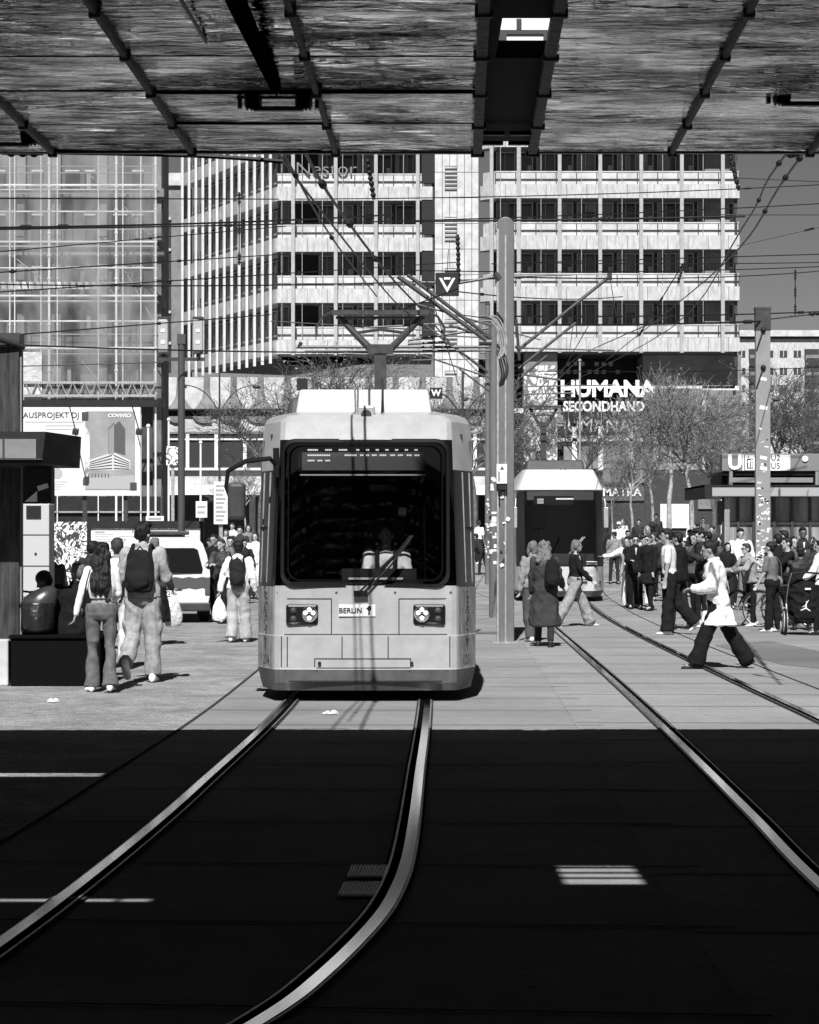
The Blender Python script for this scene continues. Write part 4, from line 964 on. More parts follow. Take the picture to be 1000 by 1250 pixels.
# billboard
D = 75.0
t = thing('billboard', (X(97, D), D, gz(D)), 'large white building-project billboard with a picture of a tower at upper left', 'billboard')
x = lambda p: X(p, D)-X(97, D); z = lambda p: Z(p, D)-gz(D)
q = MB(); q.box(x(-40), x(171.5), 0, .12, z(605), z(497)); q.build('board', mat('billboard_sheet', .6, .5), t)
q = MB()
for p in (-20, 40, 100, 150): q.box(x(p), x(p)+.14, .15, .3, 0, z(600))
q.each('post', dsteel, t)
q = MB(); q.box(x(104), x(165), -.012, -.002, z(598), z(502), 0); q.build('picture_sky', mat('print_mid', .24, .6, ns=.6, na=.3), t)
q = MB()
q.add([(x(132), -.014, z(556)), (x(139.5), -.014, z(556)), (x(139.5), -.014, z(515)), (x(132), -.014, z(523))], [(0, 1, 2, 3)], 0)
q.add([(x(139.5), -.014, z(552)), (x(153), -.014, z(556)), (x(153), -.014, z(524)), (x(146), -.014, z(514)), (x(139.5), -.014, z(519))], [(0, 1, 2, 3, 4)], 1)
q.add([(x(108), -.016, z(562)), (x(138), -.016, z(552)), (x(138), -.016, z(574)), (x(108), -.016, z(574))], [(0, 1, 2, 3)], 2)
q.add([(x(138), -.016, z(552)), (x(159), -.016, z(562)), (x(159), -.016, z(573)), (x(138), -.016, z(574))], [(0, 1, 2, 3)], 2)
q.add([(x(104.5), -.015, z(597)), (x(164.5), -.015, z(597)), (x(164.5), -.015, z(580)), (x(104.5), -.015, z(583))], [(0, 1, 2, 3)], 3)
for k in range(5):
    a = 555+k*4; q.add([(x(109), -.018, z(564+k*2.2)), (x(137), -.018, z(a)), (x(137), -.018, z(a+1.6)), (x(109), -.018, z(565.2+k*2.2))], [(0, 1, 2, 3)], 4)
    q.add([(x(139), -.018, z(a)), (x(158), -.018, z(564+k*2)), (x(158), -.018, z(565.2+k*2)), (x(139), -.018, z(a+1.6))], [(0, 1, 2, 3)], 4)
for k in range(6):
    q.add([(x(133+k*1.1), -.016, z(555)), (x(133.5+k*1.1), -.016, z(555)), (x(133.5+k*1.1), -.016, z(524-k)), (x(133+k*1.1), -.016, z(525-k))], [(0, 1, 2, 3)], 3)
q.add([(x(104), -.02, z(520)), (x(110), -.02, z(530)), (x(109), -.02, z(585)), (x(104), -.02, z(585))], [(0, 1, 2, 3)], 5)
for k in range(7): q.add([(x(108+k*4), -.02, z(578)), (x(109+k*4), -.02, z(578)), (x(109+k*4), -.02, z(583)), (x(108+k*4), -.02, z(583))], [(0, 1, 2, 3)], 4)
q.build('picture_tower', [mat('print_a', .13, .6), mat('print_b', .075, .6), mat('print_c', .5, .6), mat('print_d', .33, .6), mat('print_e', .06, .6), mat('print_f', .5, .6, ns=2, na=.8)], t, fix=False)
q = MB(); q.box(x(100), x(108), -.03, -.022, z(513), z(503)); q.box(x(159), x(167), -.03, -.022, z(598), z(589)); q.each('corner_mark', mat('print_g', .05, .6), t)
text('heading', 'HAUSPROJEKT DJ', .27, (x(59), -.012, z(507)), dark, t, .002, .002, sx=1.0)
text('picture_title', 'COVIVIO', .17, (x(146), -.03, z(507.5)), white, t, .002, .006, sx=1.15)
q = MB(); q.cyl((x(70), -.01, z(578)), (x(70), -.0, z(578)), .18, n=20, mi=0)
for k, (a, w_) in enumerate(((58, 80), (73, 40), (78, 34))): q.box(x(30 if k == 0 else 56), x(30 if k == 0 else 56)+w_*D/F*.9, -.006, -.001, z(515+k*4.5)-.02, z(515+k*4.5)+.015)
for k in range(4): q.box(x(64), x(64+18-k*3), -.006, -.001, z(588+k*3)-.02, z(588+k*3)+.01)
q.build('small_print', mat('print_grey2', .35, .8), t)
for px, l2 in ((95, 'left spotlight on an outreach rod above the billboard'), (172, 'right spotlight on an outreach rod above the billboard')):
    s_ = thing('billboard_spotlight', (X(px, 74), 74, Z(526, 74)), l2, 'spotlight', group='billboard spotlights')
    q = MB(); q.cyl((-.32, .2, .86), (0, -.5, 0), .02, n=6); q.build('rod', black, s_)
    q = MB(); q.obox((.0, -.5, -.05), (.2, .16, .2), (R(20), R(10), 0)); q.build('lamp_head', dark, s_, bevel=.02)
# ------------------------------------------------------------------ poles, lamps, signs
D1p = 35.6
stick = [mat('sticker_a', .75, .6), mat('sticker_b', .45, .6), mat('sticker_c', .03, .6)]
def stickers(parent, r_, z0, z1, n, seed, flat=None):
    rr = random.Random(seed); q = MB()
    for k in range(n):
        z_ = rr.uniform(z0, z1); s = rr.uniform(.015, .045) if r_ < .1 else rr.uniform(.03, .07); a = rr.uniform(-1.1, 1.1); h = rr.uniform(.015, .04)
        if flat: x_ = rr.uniform(-flat+.04, flat-.04); q.obox((x_, -r_-.002, z_), (s*1.6, .003, h*1.6), (0, rr.uniform(-.5, .5), 0), rr.choice([0, 0, 0, 1, 2]))
        else:
            n_ = 4; vs = []
            for i in range(n_+1):
                b = a+(i/n_-.5)*s*2/r_; vs += [((r_+.003)*sin(b), -(r_+.003)*cos(b), z_-h), ((r_+.003)*sin(b), -(r_+.003)*cos(b), z_+h)]
            q.add(vs, [(2*i, 2*i+2, 2*i+3, 2*i+1) for i in range(n_)], rr.choice([0, 0, 0, 1, 2]))
    return q.each('sticker', stick, parent, fix=False)
for i, (px, d, top, r_, lb) in enumerate(((617, 35.6, 265, .15, 'nearest round-topped tall grey catenary mast, with a pale electrical box'), (603, 47.4, 390, .13, 'middle catenary mast of the row, just left of the nearest one'), (595.5, 71.9, 372, .12, 'farthest slim catenary mast of the row beside the tram, dotted with stickers'))):
    t = thing('catenary_mast', (X(px, d), d, gz(d)), lb, 'mast', group='catenary masts right of the tram'); h = Z(top, d)-gz(d)
    q = MB()
    if i == 0:
        w = .14; q.prism([(-w, 0), (w, 0)]+[(w*cos(a), h-w+w*sin(a)) for a in [pi*k/10 for k in range(11)]], -.07, .07); q.build('shaft', steel, t, bevel=.02)
        q = MB(); q.box(-.012, .012, -.09, -.071, .0, h-.3); q.box(-w+.0, -w+.03, -.085, -.071, 0, h-.2); q.build('cable_channel', galv, t)
        q = MB(); q.box(-.15, -.01+.03, -.2, -.088, Z(591, d), Z(567, d)); q.build('electrical_box', white, t, bevel=.008)
        q = MB(); q.box(-.12, -.1, -.205, -.2, Z(588, d), Z(576, d)); q.prism([(-.09, Z(573.5, d)), (-.03, Z(573.5, d)), (-.06, Z(569.5, d))], -.205, -.2); q.build('box_marks', dark, t)
        q = MB(); q.box(-.13, .02, -.18, -.09, Z(598, d), Z(591.4, d)); q.tube([(-.09, -.15, Z(596, d)), (-.11, -.16, Z(603, d)), (-.10, -.15, Z(612, d))], .012, 6); q.build('cable_tail', black, t)
        stickers(t, .09, 1.0, 2.6, 8, 5, flat=.12)
        q = MB(); q.box(-.22, .2, -.2, .2, 0, .03); q.build('base_plate', galv, t)
    else:
        r_ *= .8; q.cyl((0, 0, 0), (0, 0, h), r_, r_*.8, 16); q.build('shaft', steel, t, smooth=True)
        stickers(t, r_, 1.1 if i == 1 else .8, 3.0, 26 if i == 1 else 34, 11+i)
        q = MB(); q.cyl((0, 0, h), (0, 0, h+.04), r_*.9, n=14); q.build('cap', dark, t)
# cantilever arms on the nearest mast
def arm(d, segs, label, r_=.02, m=dsteel, px=617):
    x0 = X(px, d); z0_ = gz(d)
    t = None; q = MB()
    for a in segs:
        rr_ = a[4] if len(a) > 4 else r_
        q.cyl((X(a[0], d), d-.05, Z(a[1], d)), (X(a[2], d), d-.05, Z(a[3], d)), rr_, n=8)
    o = q.build('cantilever_arm', m); tag(o, label, 'cantilever arm', group='overhead line cantilevers'); return o
arm(34.6, [(486, 338, 594, 416, .035), (498, 336, 600, 414, .03), (486, 338, 500, 346, .03), (510, 372, 602, 398, .014), (548, 397, 600, 413, .02)], 'pair of long diagonal struts rising left from the near mast over the tram')
arm(35.2, [(362, 424, 596, 424, .024), (372, 429, 600, 428, .018), (498, 416, 596, 401, .02), (452, 400, 600, 392, .016), (420, 432, 480, 434, .02), (365, 424, 368, 418, .03), (585, 418, 600, 418, .05), (498, 420, 545, 418, .022), (540, 410, 585, 412, .012)], 'horizontal insulated tubes from the mast across behind the pantograph')
arm(35.0, [(514, 345, 560, 346, .02), (560, 346, 606, 338, .022), (604, 334, 610, 342, .05), (628, 338, 700, 336, .01), (628, 338, 640, 338, .03)], 'thin horizontal tube carrying the triangle signal board')
arm(48, [(596, 455, 520, 398, .03), (600, 462, 510, 432, .018), (560, 450, 600, 480, .018), (500, 440, 600, 438, .012)], 'lower farther diagonal struts left of the mast row')
arm(47, [(632, 428, 744, 338, .035), (744, 334, 744, 342, .05), (633, 450, 703, 394, .03), (632, 464, 668, 434, .028), (636, 457, 684, 464, .02), (632, 425, 750, 428, .018), (745, 342, 752, 385, .008), (700, 395, 695, 430, .008), (630, 422, 636, 428, .05), (630, 390, 634, 440, .03)], 'pair of long diagonal struts rising right from the masts', px=640)
arm(70, [(588, 386, 620, 388, .03), (632, 408, 660, 415, .02), (640, 472, 752, 470, .02), (640, 481, 700, 480, .025), (636, 505, 690, 503, .02)], 'farther row of thin cantilever tubes above the second tram', px=640)
q = MB()
pts = [Vector((X(px_, 35.3), 35.15, Z(py_, 35.3))) for px_, py_ in ((597, 388), (606, 392), (613, 405), (616, 420), (612, 434), (608, 438), (611, 425), (606, 402), (598, 392))]
q.tube(catmull(pts, 5), .014, 6); q.tube([p+Vector((.03, -.02, .03)) for p in catmull(pts, 5)], .012, 6)
o = q.build('cable_loop', galv, smooth=True); tag(o, 'looped pale cables hanging on the left side of the near mast', 'cable')
t = thing('signal_board', (X(546, 34.8), 34.8, Z(347, 34.8)), 'black square board with a white outlined triangle hanging over the tram', 'sign')
q = MB(); q.box(-.185, .185, 0, .03, -.185, .185); q.build('panel', black, t, bevel=.005)
q = MB(); O = [(-.12, .09), (0, -.11), (.12, .09)]; I = [(-.07, .062), (0, -.055), (.07, .062)]
q.add([(x_, -.004, z_) for x_, z_ in ((-.13, .10), (-.085, .10), (0, -.055), (0, -.13))]+[(x_, -.004, z_) for x_, z_ in ((.13, .10), (.085, .10))], [(0, 1, 2, 3), (3, 2, 5, 4)])
q.add([(x_, -.004, z_) for x_, z_ in ((-.05, .075), (.05, .075), (.05, .11), (-.05, .11))], [(0, 1, 2, 3)]); q.build('triangle_mark', white, t)
q = MB(); q.cyl((.0, .015, .185), (.02, .015, .55), .006, n=5); q.cyl((.17, .0, -.17), (.20, .0, .5), .008, n=5); q.build('hanger', black, t)
t = thing('signal_board', (X(532.5, 60), 60, Z(480, 60)), 'small black board with a white W right of the tram roof', 'sign')
q = MB(); q.box(-.17, .17, 0, .03, -.15, .15); q.build('panel', black, t); text('board_letter', 'W', .24, (0, -.01, 0), white, t, .003, .008)
# black street light column with double lantern
D = 55.0
t = thing('street_lamp', (X(221.5, D), D, 0), 'grey lamp post with two upright glass lanterns left of the finned wing', 'street lamp')
q = MB(); q.cyl((0, 0, 0), (0, 0, Z(408, D)), .09, n=14); q.box(-.1, .1, -.1, .1, Z(420, D), Z(408, D)); q.build('pole', mat('lamp_post', .06, .5), t, smooth=True)
q = MB(); q.box(X(193, D)-X(221.5, D), X(250, D)-X(221.5, D), -.04, .04, Z(440.5, D), Z(436.5, D)); q.build('crossbar', dsteel, t)
for p in (199.5, 242):
    xx = X(p, D)-X(221.5, D); q = MB(); q.cyl((xx, 0, Z(437, D)), (xx, 0, Z(431, D)), .05, n=8); q.box(xx-.13, xx+.13, -.12, .12, Z(432, D), Z(430, D)); q.build('lantern_base', dsteel, t)
    q = MB(); q.box(xx-.13, xx+.13, -.12, .12, Z(390, D), Z(387, D)); q.build('lantern_cap', dsteel, t)
    q = MB(); q.box(xx-.12, xx+.12, -.11, .11, Z(429.8, D), Z(390.2, D)); o = q.build('lantern_glass', mat('lantern_glass', .34, .3), t, bevel=.02)
    q = MB(); q.box(xx-.05, xx+.05, -.125, -.111, Z(406, D), Z(402, D)); q.box(xx-.05, xx+.05, -.125, -.111, Z(420, D), Z(416, D)); q.each('lantern_louvre', white, t)
def arclamp(px, d, base, top, w, label, th=.03, one=None):
    t = thing('arc_lamp', (X(px, d), d, gz(d)), label, 'street lamp', group='thin curved arm lamps'); k = d/F
    z = lambda p: Z(p, d)-gz(d)
    q = MB(); q.cyl((0, 0, 0), (0, 0, z(top)), th*1.6, th, 10); q.build('pole', dsteel, t, smooth=True)
    for s in ((-1, 1) if one is None else (one,)):
        q = MB(); P = [(s*w*k*a, 0, z(base-b*(base-top)*.62)) for a, b in ((0, 0), (.12, .35), (.35, .7), (.65, .92), (1, 1))]
        q.tube(catmull([Vector(p) for p in P], 4), th*.7, 6); q.build('arm', dsteel, t, smooth=True)
        q = MB(); q.ell((s*w*k, 0, z(base-(base-top)*.62)-.08), (.16, .1, .07), 10, 6); q.build('lamp_head', dark, t, smooth=True)
arclamp(268, 80, 508, 446, 45, 'slender double-armed curved lamp in front of the podium building')
arclamp(627, 95, 560, 440, 60, 'slender double-armed curved lamp behind the mast row')
arclamp(992, 90, 560, 440, 44, 'curved-arm lamp at the right edge in front of the apartment slab', one=-1)
arclamp(565, 82, 520, 452, 38, 'dark double-armed curved lamp right of the tram roof', .045)
D = 90.
for px, top, th, lb in ((708, 440, .05, 'thin bare mast in front of the HUMANA sign'), (181, 520, .06, 'first thin pale flagpole below the podium windows, nearest the billboard'), (206, 512, .05, 'second thin pale flagpole, behind the lamp post'), (245, 540, .05, 'third thin pale flagpole, between the lamp post and the arc lamp')):
    q = MB(); q.cyl((0, 0, 0), (0, 0, Z(top, D)-gz(D)), th, th*.8, 8); q.cyl((0, 0, 0), (0, 0, .3), th*2.5, n=8); q.ell((0, 0, Z(top, D)-gz(D)), th*1.5, 8, 6); o = q.build('slim_mast', galv if px > 300 else white, loc=(X(px, D), D, gz(D))); tag(o, lb, 'mast')
def signpost(px0, px1, py0, py1, d, label, mt, n=5):
    t = thing('sign_panel', (X((px0+px1)/2, d), d, gz(d)), label, 'sign'); w = X(px1, d)-X(px0, d); z = lambda p: Z(p, d)-gz(d)
    q = MB(); q.box(-w/2, w/2, 0, .08, z(py1), z(py0)); q.build('board', mt, t, bevel=.01)
    q = MB(); q.box(-.05, .05, .09, .16, 0, z(py0)-.1); q.build('post', galv, t)
    q = MB()
    for k in range(n): zz = z(py0)-(k+1)*(z(py0)-z(py1))/(n+1); q.box(-w*.36, w*(.36-.1*(k % 3)), -.008, -.002, zz-.03, zz+.03)
    q.build('print', mat('print_h', .3, .8), t)
signpost(261, 278, 588, 640, 66, 'tall white notice panel beside the tram mirror', white, 9)
signpost(239, 253, 612, 632, 64, 'small white square sign left of the tall notice panel', white, 2)
signpost(178, 200, 630, 636, 64, 'small pale plate sign just above the info board', white, 1)
signpost(203, 218, 545, 568, 72, 'white rounded poster on the lamp post', scribble('poster_swirl', .8, .1, sc=3), 0)
# wide stickered mast at right
D = 57.0
t = thing('advert_mast', (X(931, D), D, 0), 'wide flat grey mast plastered with stickers in front of the U-Bahn pavilion', 'mast')
w = .19; q = MB(); q.box(-w, w, -.1, .1, 0, Z(378, D)); q.build('shaft', mat('mast_paint', .22, .5, ns=5, na=.12), t, bevel=.015)
q = MB(); q.box(-w-.01, w+.01, -.11, .11, Z(404, D), Z(377, D)-.05); q.box(-w-.02, w+.02, -.12, .12, Z(377, D)-.045, Z(376, D)+.02); q.build('top_collar', dark, t, bevel=.01)
q = MB()
for py in (403, 449):
    q = MB(); q.ell((0, -.13, Z(py, D)), .07, 10, 6); q.cyl((0, -.13, Z(py, D)), (-.17, -.12, Z(py+25, D)), .018, n=6)
    q.build('wire_anchor', black, t)
stickers(t, .101, .9, 2.9, 75, 21, flat=.19); stickers(t, .101, 2.9, 4.6, 10, 22, flat=.15)
q = MB()
for py, s in ((463, .08), (498, .1), (559, .09), (572, .09)): q.obox((.01, -.105, Z(py, D)), (s*2, .006, s), (0, .2, 0))
q.each('sticker', white, t)
# U-Bahn pavilion
D = 66.0; base = gz(D)
t = thing('metro_pavilion', (X(857, D), D, base), 'underground station pavilion with a white U and lift sign on its grey roof board', 'pavilion')
x = lambda p: X(p, D)-X(857, D); z = lambda p: Z(p, D)-base
q = MB(); q.box(x(859), x(1090), -.6, 4, z(606.5), z(595)); q.build('roof', mat('roof_edge', .3, .5), t, bevel=.02)
q = MB(); q.box(x(857), x(866), -.65, 4.1, z(608), z(592)); q.box(x(857), x(1090), -.62, 4.1, z(594.8), z(592.5)); q.build('roof_cap', black, t)
q = MB(); q.box(x(881), x(1090), -.1, .3, z(575), z(554)); q.build('sign_band', mat('sign_grey', .17, .5), t, bevel=.01)
q = MB(); q.box(x(883), x(1090), .0, 2.5, z(580), z(575.2)); q.box(x(884), x(1090), .5, 3, z(592), z(580)); q.build('upper_body', black, t)
q = MB(); q.box(x(890), x(894), -.1, .2, z(592), z(575.5)); q.box(x(894), x(992), -.09, .1, z(589), z(583)); q.box(x(995), x(999), -.1, .2, z(592), z(575.5)); q.build('sign_frame', mat('sign_grey2', .2, .5), t)
text('letter_u', 'U', .60, (x(896.5), -.13, z(565)), signw, t, .01, .022)
q = MB(); q.box(x(906), x(907.5), -.115, -.101, z(574.5), z(555.5)); q.box(x(909), x(921), -.115, -.101, z(574), z(556), 0); q.box(x(911), x(919), -.125, -.116, z(572), z(560), 1)
q.ell((x(913.5), -.13, z(564)), (.04, .01, .05), 8, 6, 0); q.box(x(912.7), x(914.5), -.13, -.126, z(571), z(565)); q.box(x(916), x(918), -.13, -.126, z(571), z(565)); q.ell((x(917), -.13, z(563)), (.04, .01, .05), 8, 6, 0)
q.prism([(x(912), z(558.5)), (x(914), z(558.5)), (x(913), z(556.5))], -.126, -.116, mi=1); q.build('lift_symbol', [signw, dark], t)
q = MB(); q.box(x(940), x(964), -.115, -.101, z(574.5), z(555.5)); q.build('line_panel', signw, t); text('line_numbers', 'U2\nU5', .24, (x(946), -.13, z(564)), dark, t, .002)
q = MB(); q.cyl((x(982), -.15, z(560)), (x(982), -.101, z(560)), .09, n=16); q.build('round_light', signw, t)
gm = mat('pavilion_glass', .2, .2, ns=.9, na=.7, st=(3, 1, .3), spec=.6)
q = MB(); q.box(x(884), x(1090), .2, .25, 0, z(607)); q.build('glass_wall', gm, t)
q = MB()
for p in (884, 902, 921, 946, 968, 990, 1012): q.box(x(p)-.04, x(p)+.04, .1, .19, 0, z(607))
q.box(x(884), x(1090), .12, .19, z(640), z(638)); q.each('mullion', dsteel, t)
q = MB()
for p in (885, 888): q.cyl((x(p), -.2, 0), (x(p), -.2, z(607)), .05, n=8)
q.build('post', galv, t)
q = MB(); q.box(x(890), x(1000), .5, 2.5, z(640), z(610)); q.build('inner_ceiling', black, t)
# ------------------------------------------------------------------ police van seen from behind
D = 44.3
t = thing('police_van', (X(197.5, D), D, 0), 'white police van seen from behind, with dark stripe and roof light bar', 'van', rz=R(6.2))
vw = mat('van_white', .55, .3, coat=.5); 
q = MB(); rs_ = []
prof = [(.45, .93), (.6, .955), (1.0, .965), (1.15, .96), (1.5, .90), (1.75, .82), (1.86, .74), (1.90, .60)]
L_ = [(0.0, 1.0, 0), (.06, 1, 0), (3.6, 1, 0), (4.4, .98, -.55), (4.95, .9, -.85)]
for y, s, dz in L_:
    P = [(-w_*s, z_) for z_, w_ in prof]; P += [(-x_, z_) for x_, z_ in reversed(P)]
    rs_.append([(x_, y+(max(z_-1.0, 0)*.12 if y < .1 else 0), z_ if z_ < 1.05 else max(1.05, z_+dz)) for x_, z_ in P])
q.rings(rs_); q.build('body', vw, t, smooth=35); t.scale = (1, 1, .905)
q = MB(); A = [(-.80, 1.10), (.80, 1.10), (.82, 1.2), (.72, 1.62), (.64, 1.66), (-.64, 1.66), (-.72, 1.62), (-.82, 1.2)]
q.v = [(x_, (z_-1.0)*.12-.012, z_) for x_, z_ in A]; q.f = [tuple(range(8))]; q.m = [0]; q.build('rear_window', sglass, t, fix=False)
q = MB(); N_ = 14; U = []; 
for k in range(N_+1): U.append((-.945+1.89*k/N_, 1.0+(.02 if k % 2 else -.01)))
Lw = [(-.945+1.89*k/N_, .76+(.02 if k % 2 else -.01)) for k in range(N_+1)]
q.v = [(x_, -.006, z_) for x_, z_ in U]+[(x_, -.006, z_) for x_, z_ in Lw]; q.f = [(k, N_+1+k, N_+2+k, k+1) for k in range(N_)]; q.m = [0]*N_; q.build('reflective_stripe', mat('stripe', .07, .5), t, fix=False)
q = MB(); q.box(-.27, .27, -.02, -.002, .60, .72); o = q.build('number_plate', white, t); text('plate_text', 'B 30672', .105, (0, -.024, .66), black, o, .002, .001)
q = MB(); q.box(-.97, .97, -.10, .3, .26, .45); q.build('bumper', dark, t, bevel=.03)
q = MB(); q.box(-.30, .4, -.02, -.003, .735, .75); q.build('handle_strip', black, t)
for s in (-1, 1):
    q = MB(); q.box(min(s*.86, s*.968), max(s*.86, s*.968), -.03, .06, .62, 1.02); q.build('tail_light', mat('tail_light', .08, .25, coat=.5), t, bevel=.02)
    for y in (.85, 3.9):
        q = MB(); q.wheel((s*.86, y, .33), .33, .22, 'x'); o = q.build('wheel', rubber, t, smooth=30); q = MB(); q.wheel((s*.975, y, .33), .19, .01, 'x'); q.build('rim', galv, o)
    q = MB(); q.box(min(s*1.0, s*1.16), max(s*1.0, s*1.16), 3.5, 3.65, 1.15, 1.45); q.build('mirror', black, t, bevel=.03)
    q = MB(); q.box(min(s*.925, s*.945), max(s*.925, s*.945), .5, 3.3, 1.12, 1.5); q.build('side_window', sglass, t)
q = MB(); q.ell((.0, -.02, .87), (.07, .012, .07), 12, 8); q.build('badge', chrome, t)
q = MB(); q.box(-.5, .55, .3, .62, 1.95, 2.04); q.box(-.35, .42, .35, .6, 1.9, 1.95); q.build('light_bar', dark, t, bevel=.03)
q = MB(); q.box(.7, .78, .2, .28, .28, .34); q.build('exhaust', galv, t)
# ------------------------------------------------------------------ trees
bark = mat('bark', .1, .85, ns=8, na=.5); twigm = mat('twig', .09, .85, ns=3, na=.5); budm = mat('young_leaf', .2, .8, ns=4, na=.5)
twigp = mat('pale_twig', .15, .85, ns=3, na=.6); barkp = mat('pale_bark', .3, .85, ns=8, na=.4)
TREEP = {}
def tree_mesh(seed, H, spread, trunk_h, r0, leaf, pale):
    rr = random.Random(seed); tk = MB(); cr = MB()
    def seg(mb, p, q, a, b, n): mb.cyl(p, q, a, b, n, cap=False)
    def grow(p, d, ln, r_, lvl):
        k = 3; pts = [p]; dd = d.copy()
        for i in range(k):
            dd = (dd+Vector((rr.gauss(0, .13), rr.gauss(0, .13), rr.gauss(.03, .08)))).normalized(); pts.append(pts[-1]+dd*ln/k)
        rads = [r_*(1-.5*i/k) for i in range(k+1)]
        for i in range(k):
            seg(tk if lvl < 2 else cr, pts[i], pts[i+1], rads[i], rads[i+1], 7 if lvl == 0 else (5 if lvl < 2 else 3))
        if lvl >= 5:
            if rr.random() < leaf*.28:
                for _ in range(2):
                    c = pts[-1]+Vector((rr.gauss(0, .06), rr.gauss(0, .06), rr.gauss(0, .06))); s = rr.uniform(.03, .07)
                    a = Vector((rr.gauss(0, 1), rr.gauss(0, 1), rr.gauss(0, 1))).normalized(); b = a.orthogonal().normalized()
                    cr.add([c, c+a*s+b*s*.5, c+a*s*1.8, c+a*s-b*s*.5], [(0, 1, 2, 3)], 1)
            return
        nb = [7, 5, 4, 4, 2][lvl]
        for i in range(nb):
            t_ = rr.uniform(.35, 1) if lvl else rr.uniform(.55, 1); j_ = min(int(t_*k), k-1); pp = pts[j_].lerp(pts[j_+1], t_*k-j_)
            ax = dd.orthogonal().normalized(); ax.rotate(Matrix.Rotation(rr.uniform(0, 2*pi), 3, dd)); an = rr.uniform(.45, .95)*spread
            nd = (dd*cos(an)+ax*sin(an)).normalized(); nd = (nd+Vector((0, 0, .12))).normalized()
            grow(pp, nd, ln*rr.uniform(.5, .86), max(r_*.5, .0085), lvl+1)
    tk.cyl((0, 0, 0), (0, 0, trunk_h), r0, r0*.75, 9, cap=False)
    grow(Vector((0, 0, trunk_h)), Vector((0, 0, 1)), (H-trunk_h)*.42, r0*.75, 0)
    return tk, cr
def tree(px, d, top, label, variant, trunk=2.2, spread=1.0, sx=1.0):
    k = variant
    if k not in TREEP:
        tk, cr = tree_mesh(100+k, 8.0, spread, trunk, .11, .8, k % 2)
        t = thing('bare_tree', (0, 0, 0), '', 'tree'); tk.build('trunk', barkp if k % 2 else bark, t, smooth=True, fix=False); cr.build('crown', [twigp if k % 2 else twigm, budm], t, fix=False); TREEP[k] = t
    else:
        t = TREEP[k].copy(); col.objects.link(t)
        for ch in KIDS(TREEP[k]): c = ch.copy(); col.objects.link(c); c.parent = t
    s = (Z(top, d)-gz(d))/8.0
    t.location = (X(px, d), d, gz(d)); t.scale = (s*sx, s*sx, s); t.rotation_euler = (0, 0, px*.37)
    tag(t, label, 'tree', 'bare spring trees on the square')
for a in ((845, 74, 455, 'bare tree with the thickest pale trunk, left of the pavilion', 1, 2.6, 1.0, 1.15), (817, 84, 440, 'bare tree with a pale trunk right of the HUMANA sign', 3, 2.6, 1.0, 1.1), (797, 92, 500, 'slim bare tree between the two thickest trunks and the sign', 1),
          (772, 88, 520, 'bare tree in front of the awning with lettering', 3), (748, 96, 560, 'short bare tree nearest the second tram', 1), (872, 98, 470, 'bare tree behind the pavilion roof edge', 0, 2.2, 1.0, 1.2),
          (720, 112, 480, 'thin bare tree in front of the HUMANA sign', 2), (905, 110, 480, 'dense bare tree left of the wide mast', 0, 2.2, 1., 1.2), (960, 104, 450, 'spreading bare tree right of the wide mast', 2, 2.2, 1., 1.3), (990, 120, 440, 'bare tree at the right edge before the apartment slab', 0, 2, 1, 1.3),
          (648, 118, 480, 'bare tree beside the mosaic pier', 2), (372, 108, 425, 'wide bare tree behind the left shoulder of the tram roof', 0, 2.2, 1., 1.5), (318, 116, 450, 'bare tree left of the tram mirror', 2, 2.2, 1., 1.3), (580, 104, 455, 'bare tree just right of the tram roof', 0, 2.2, 1., 1.2), (540, 120, 450, 'bare tree behind the right of the tram roof', 2, 2.2, 1, 1.3), (300, 100, 560, 'low bare tree beside the tall notice panel', 3), (420, 124, 440, 'bare tree directly behind the pantograph', 2, 2, 1, 1.2), (888, 90, 520, 'slight bare tree at the pavilion corner', 1)):
    tree(*a)
# ------------------------------------------------------------------ overhead wires
def wire(pts, label, r_=.012, sag=0, beads=(), name='overhead_wire'):
    """pts: (px, py, d) control points turned into world points; each wire hangs as one thing"""
    P = [Vector((X(a, d), d, Z(b, d))) for a, b, d in pts]
    if len(P) == 2: P = [P[0].lerp(P[1], k/10)+Vector((0, 0, -sag*4*(k/10)*(1-k/10))) for k in range(11)]
    else: P = catmull(P, 5)
    r_ *= 1.3; q = MB(); q.tube(P, r_, 5)
    for f in beads:
        i = min(int(f*(len(P)-1)), len(P)-2); c = P[i].lerp(P[i+1], f*(len(P)-1)-i); dr = (P[i+1]-P[i]).normalized()
        for k in (-1, 0, 1): q.ell(c+dr*k*r_*5, r_*2.4, 8, 6)
        q.cyl(c-dr*r_*9, c+dr*r_*9, r_*1.5, n=6)
    o = q.build(name, wire_m, smooth=True, fix=False); tag(o, label, 'wire', 'overhead line wires'); return o
W = wire
W([(215, -10, 10.4), (345, 195, 17), (470, 355, 28), (500, 384, 34)], 'thin wire running steeply down from under the bridge, left of the thick wire shade strip', .008, beads=(.18,))
W([(352, 140, 14.5), (400, 235, 19), (470, 330, 27), (512, 375, 34)], 'contact wire continuing from the thick wire shade strip to the pantograph', .011, beads=(.3, .45, .6))
W([(345, 185, 16), (405, 290, 21), (460, 362, 30)], 'short wire between the two steep wires above the tram', .007, beads=(.15, .5))
W([(512, 375, 34), (560, 430, 60), (600, 470, 90)], 'contact wire going on behind the mast row', .012)
W([(1010, 128, 20), (940, 215, 30), (905, 280, 42), (820, 400, 70), (690, 470, 110)], 'outer of the two steep wires at right, from the bridge towards the second tram', .012, beads=(.2, .4))
W([(990, 175, 22), (950, 230, 29), (905, 300, 40), (840, 360, 58), (740, 440, 95)], 'inner of the two steep wires at right, with clamps', .012, beads=(.1, .2, .35))
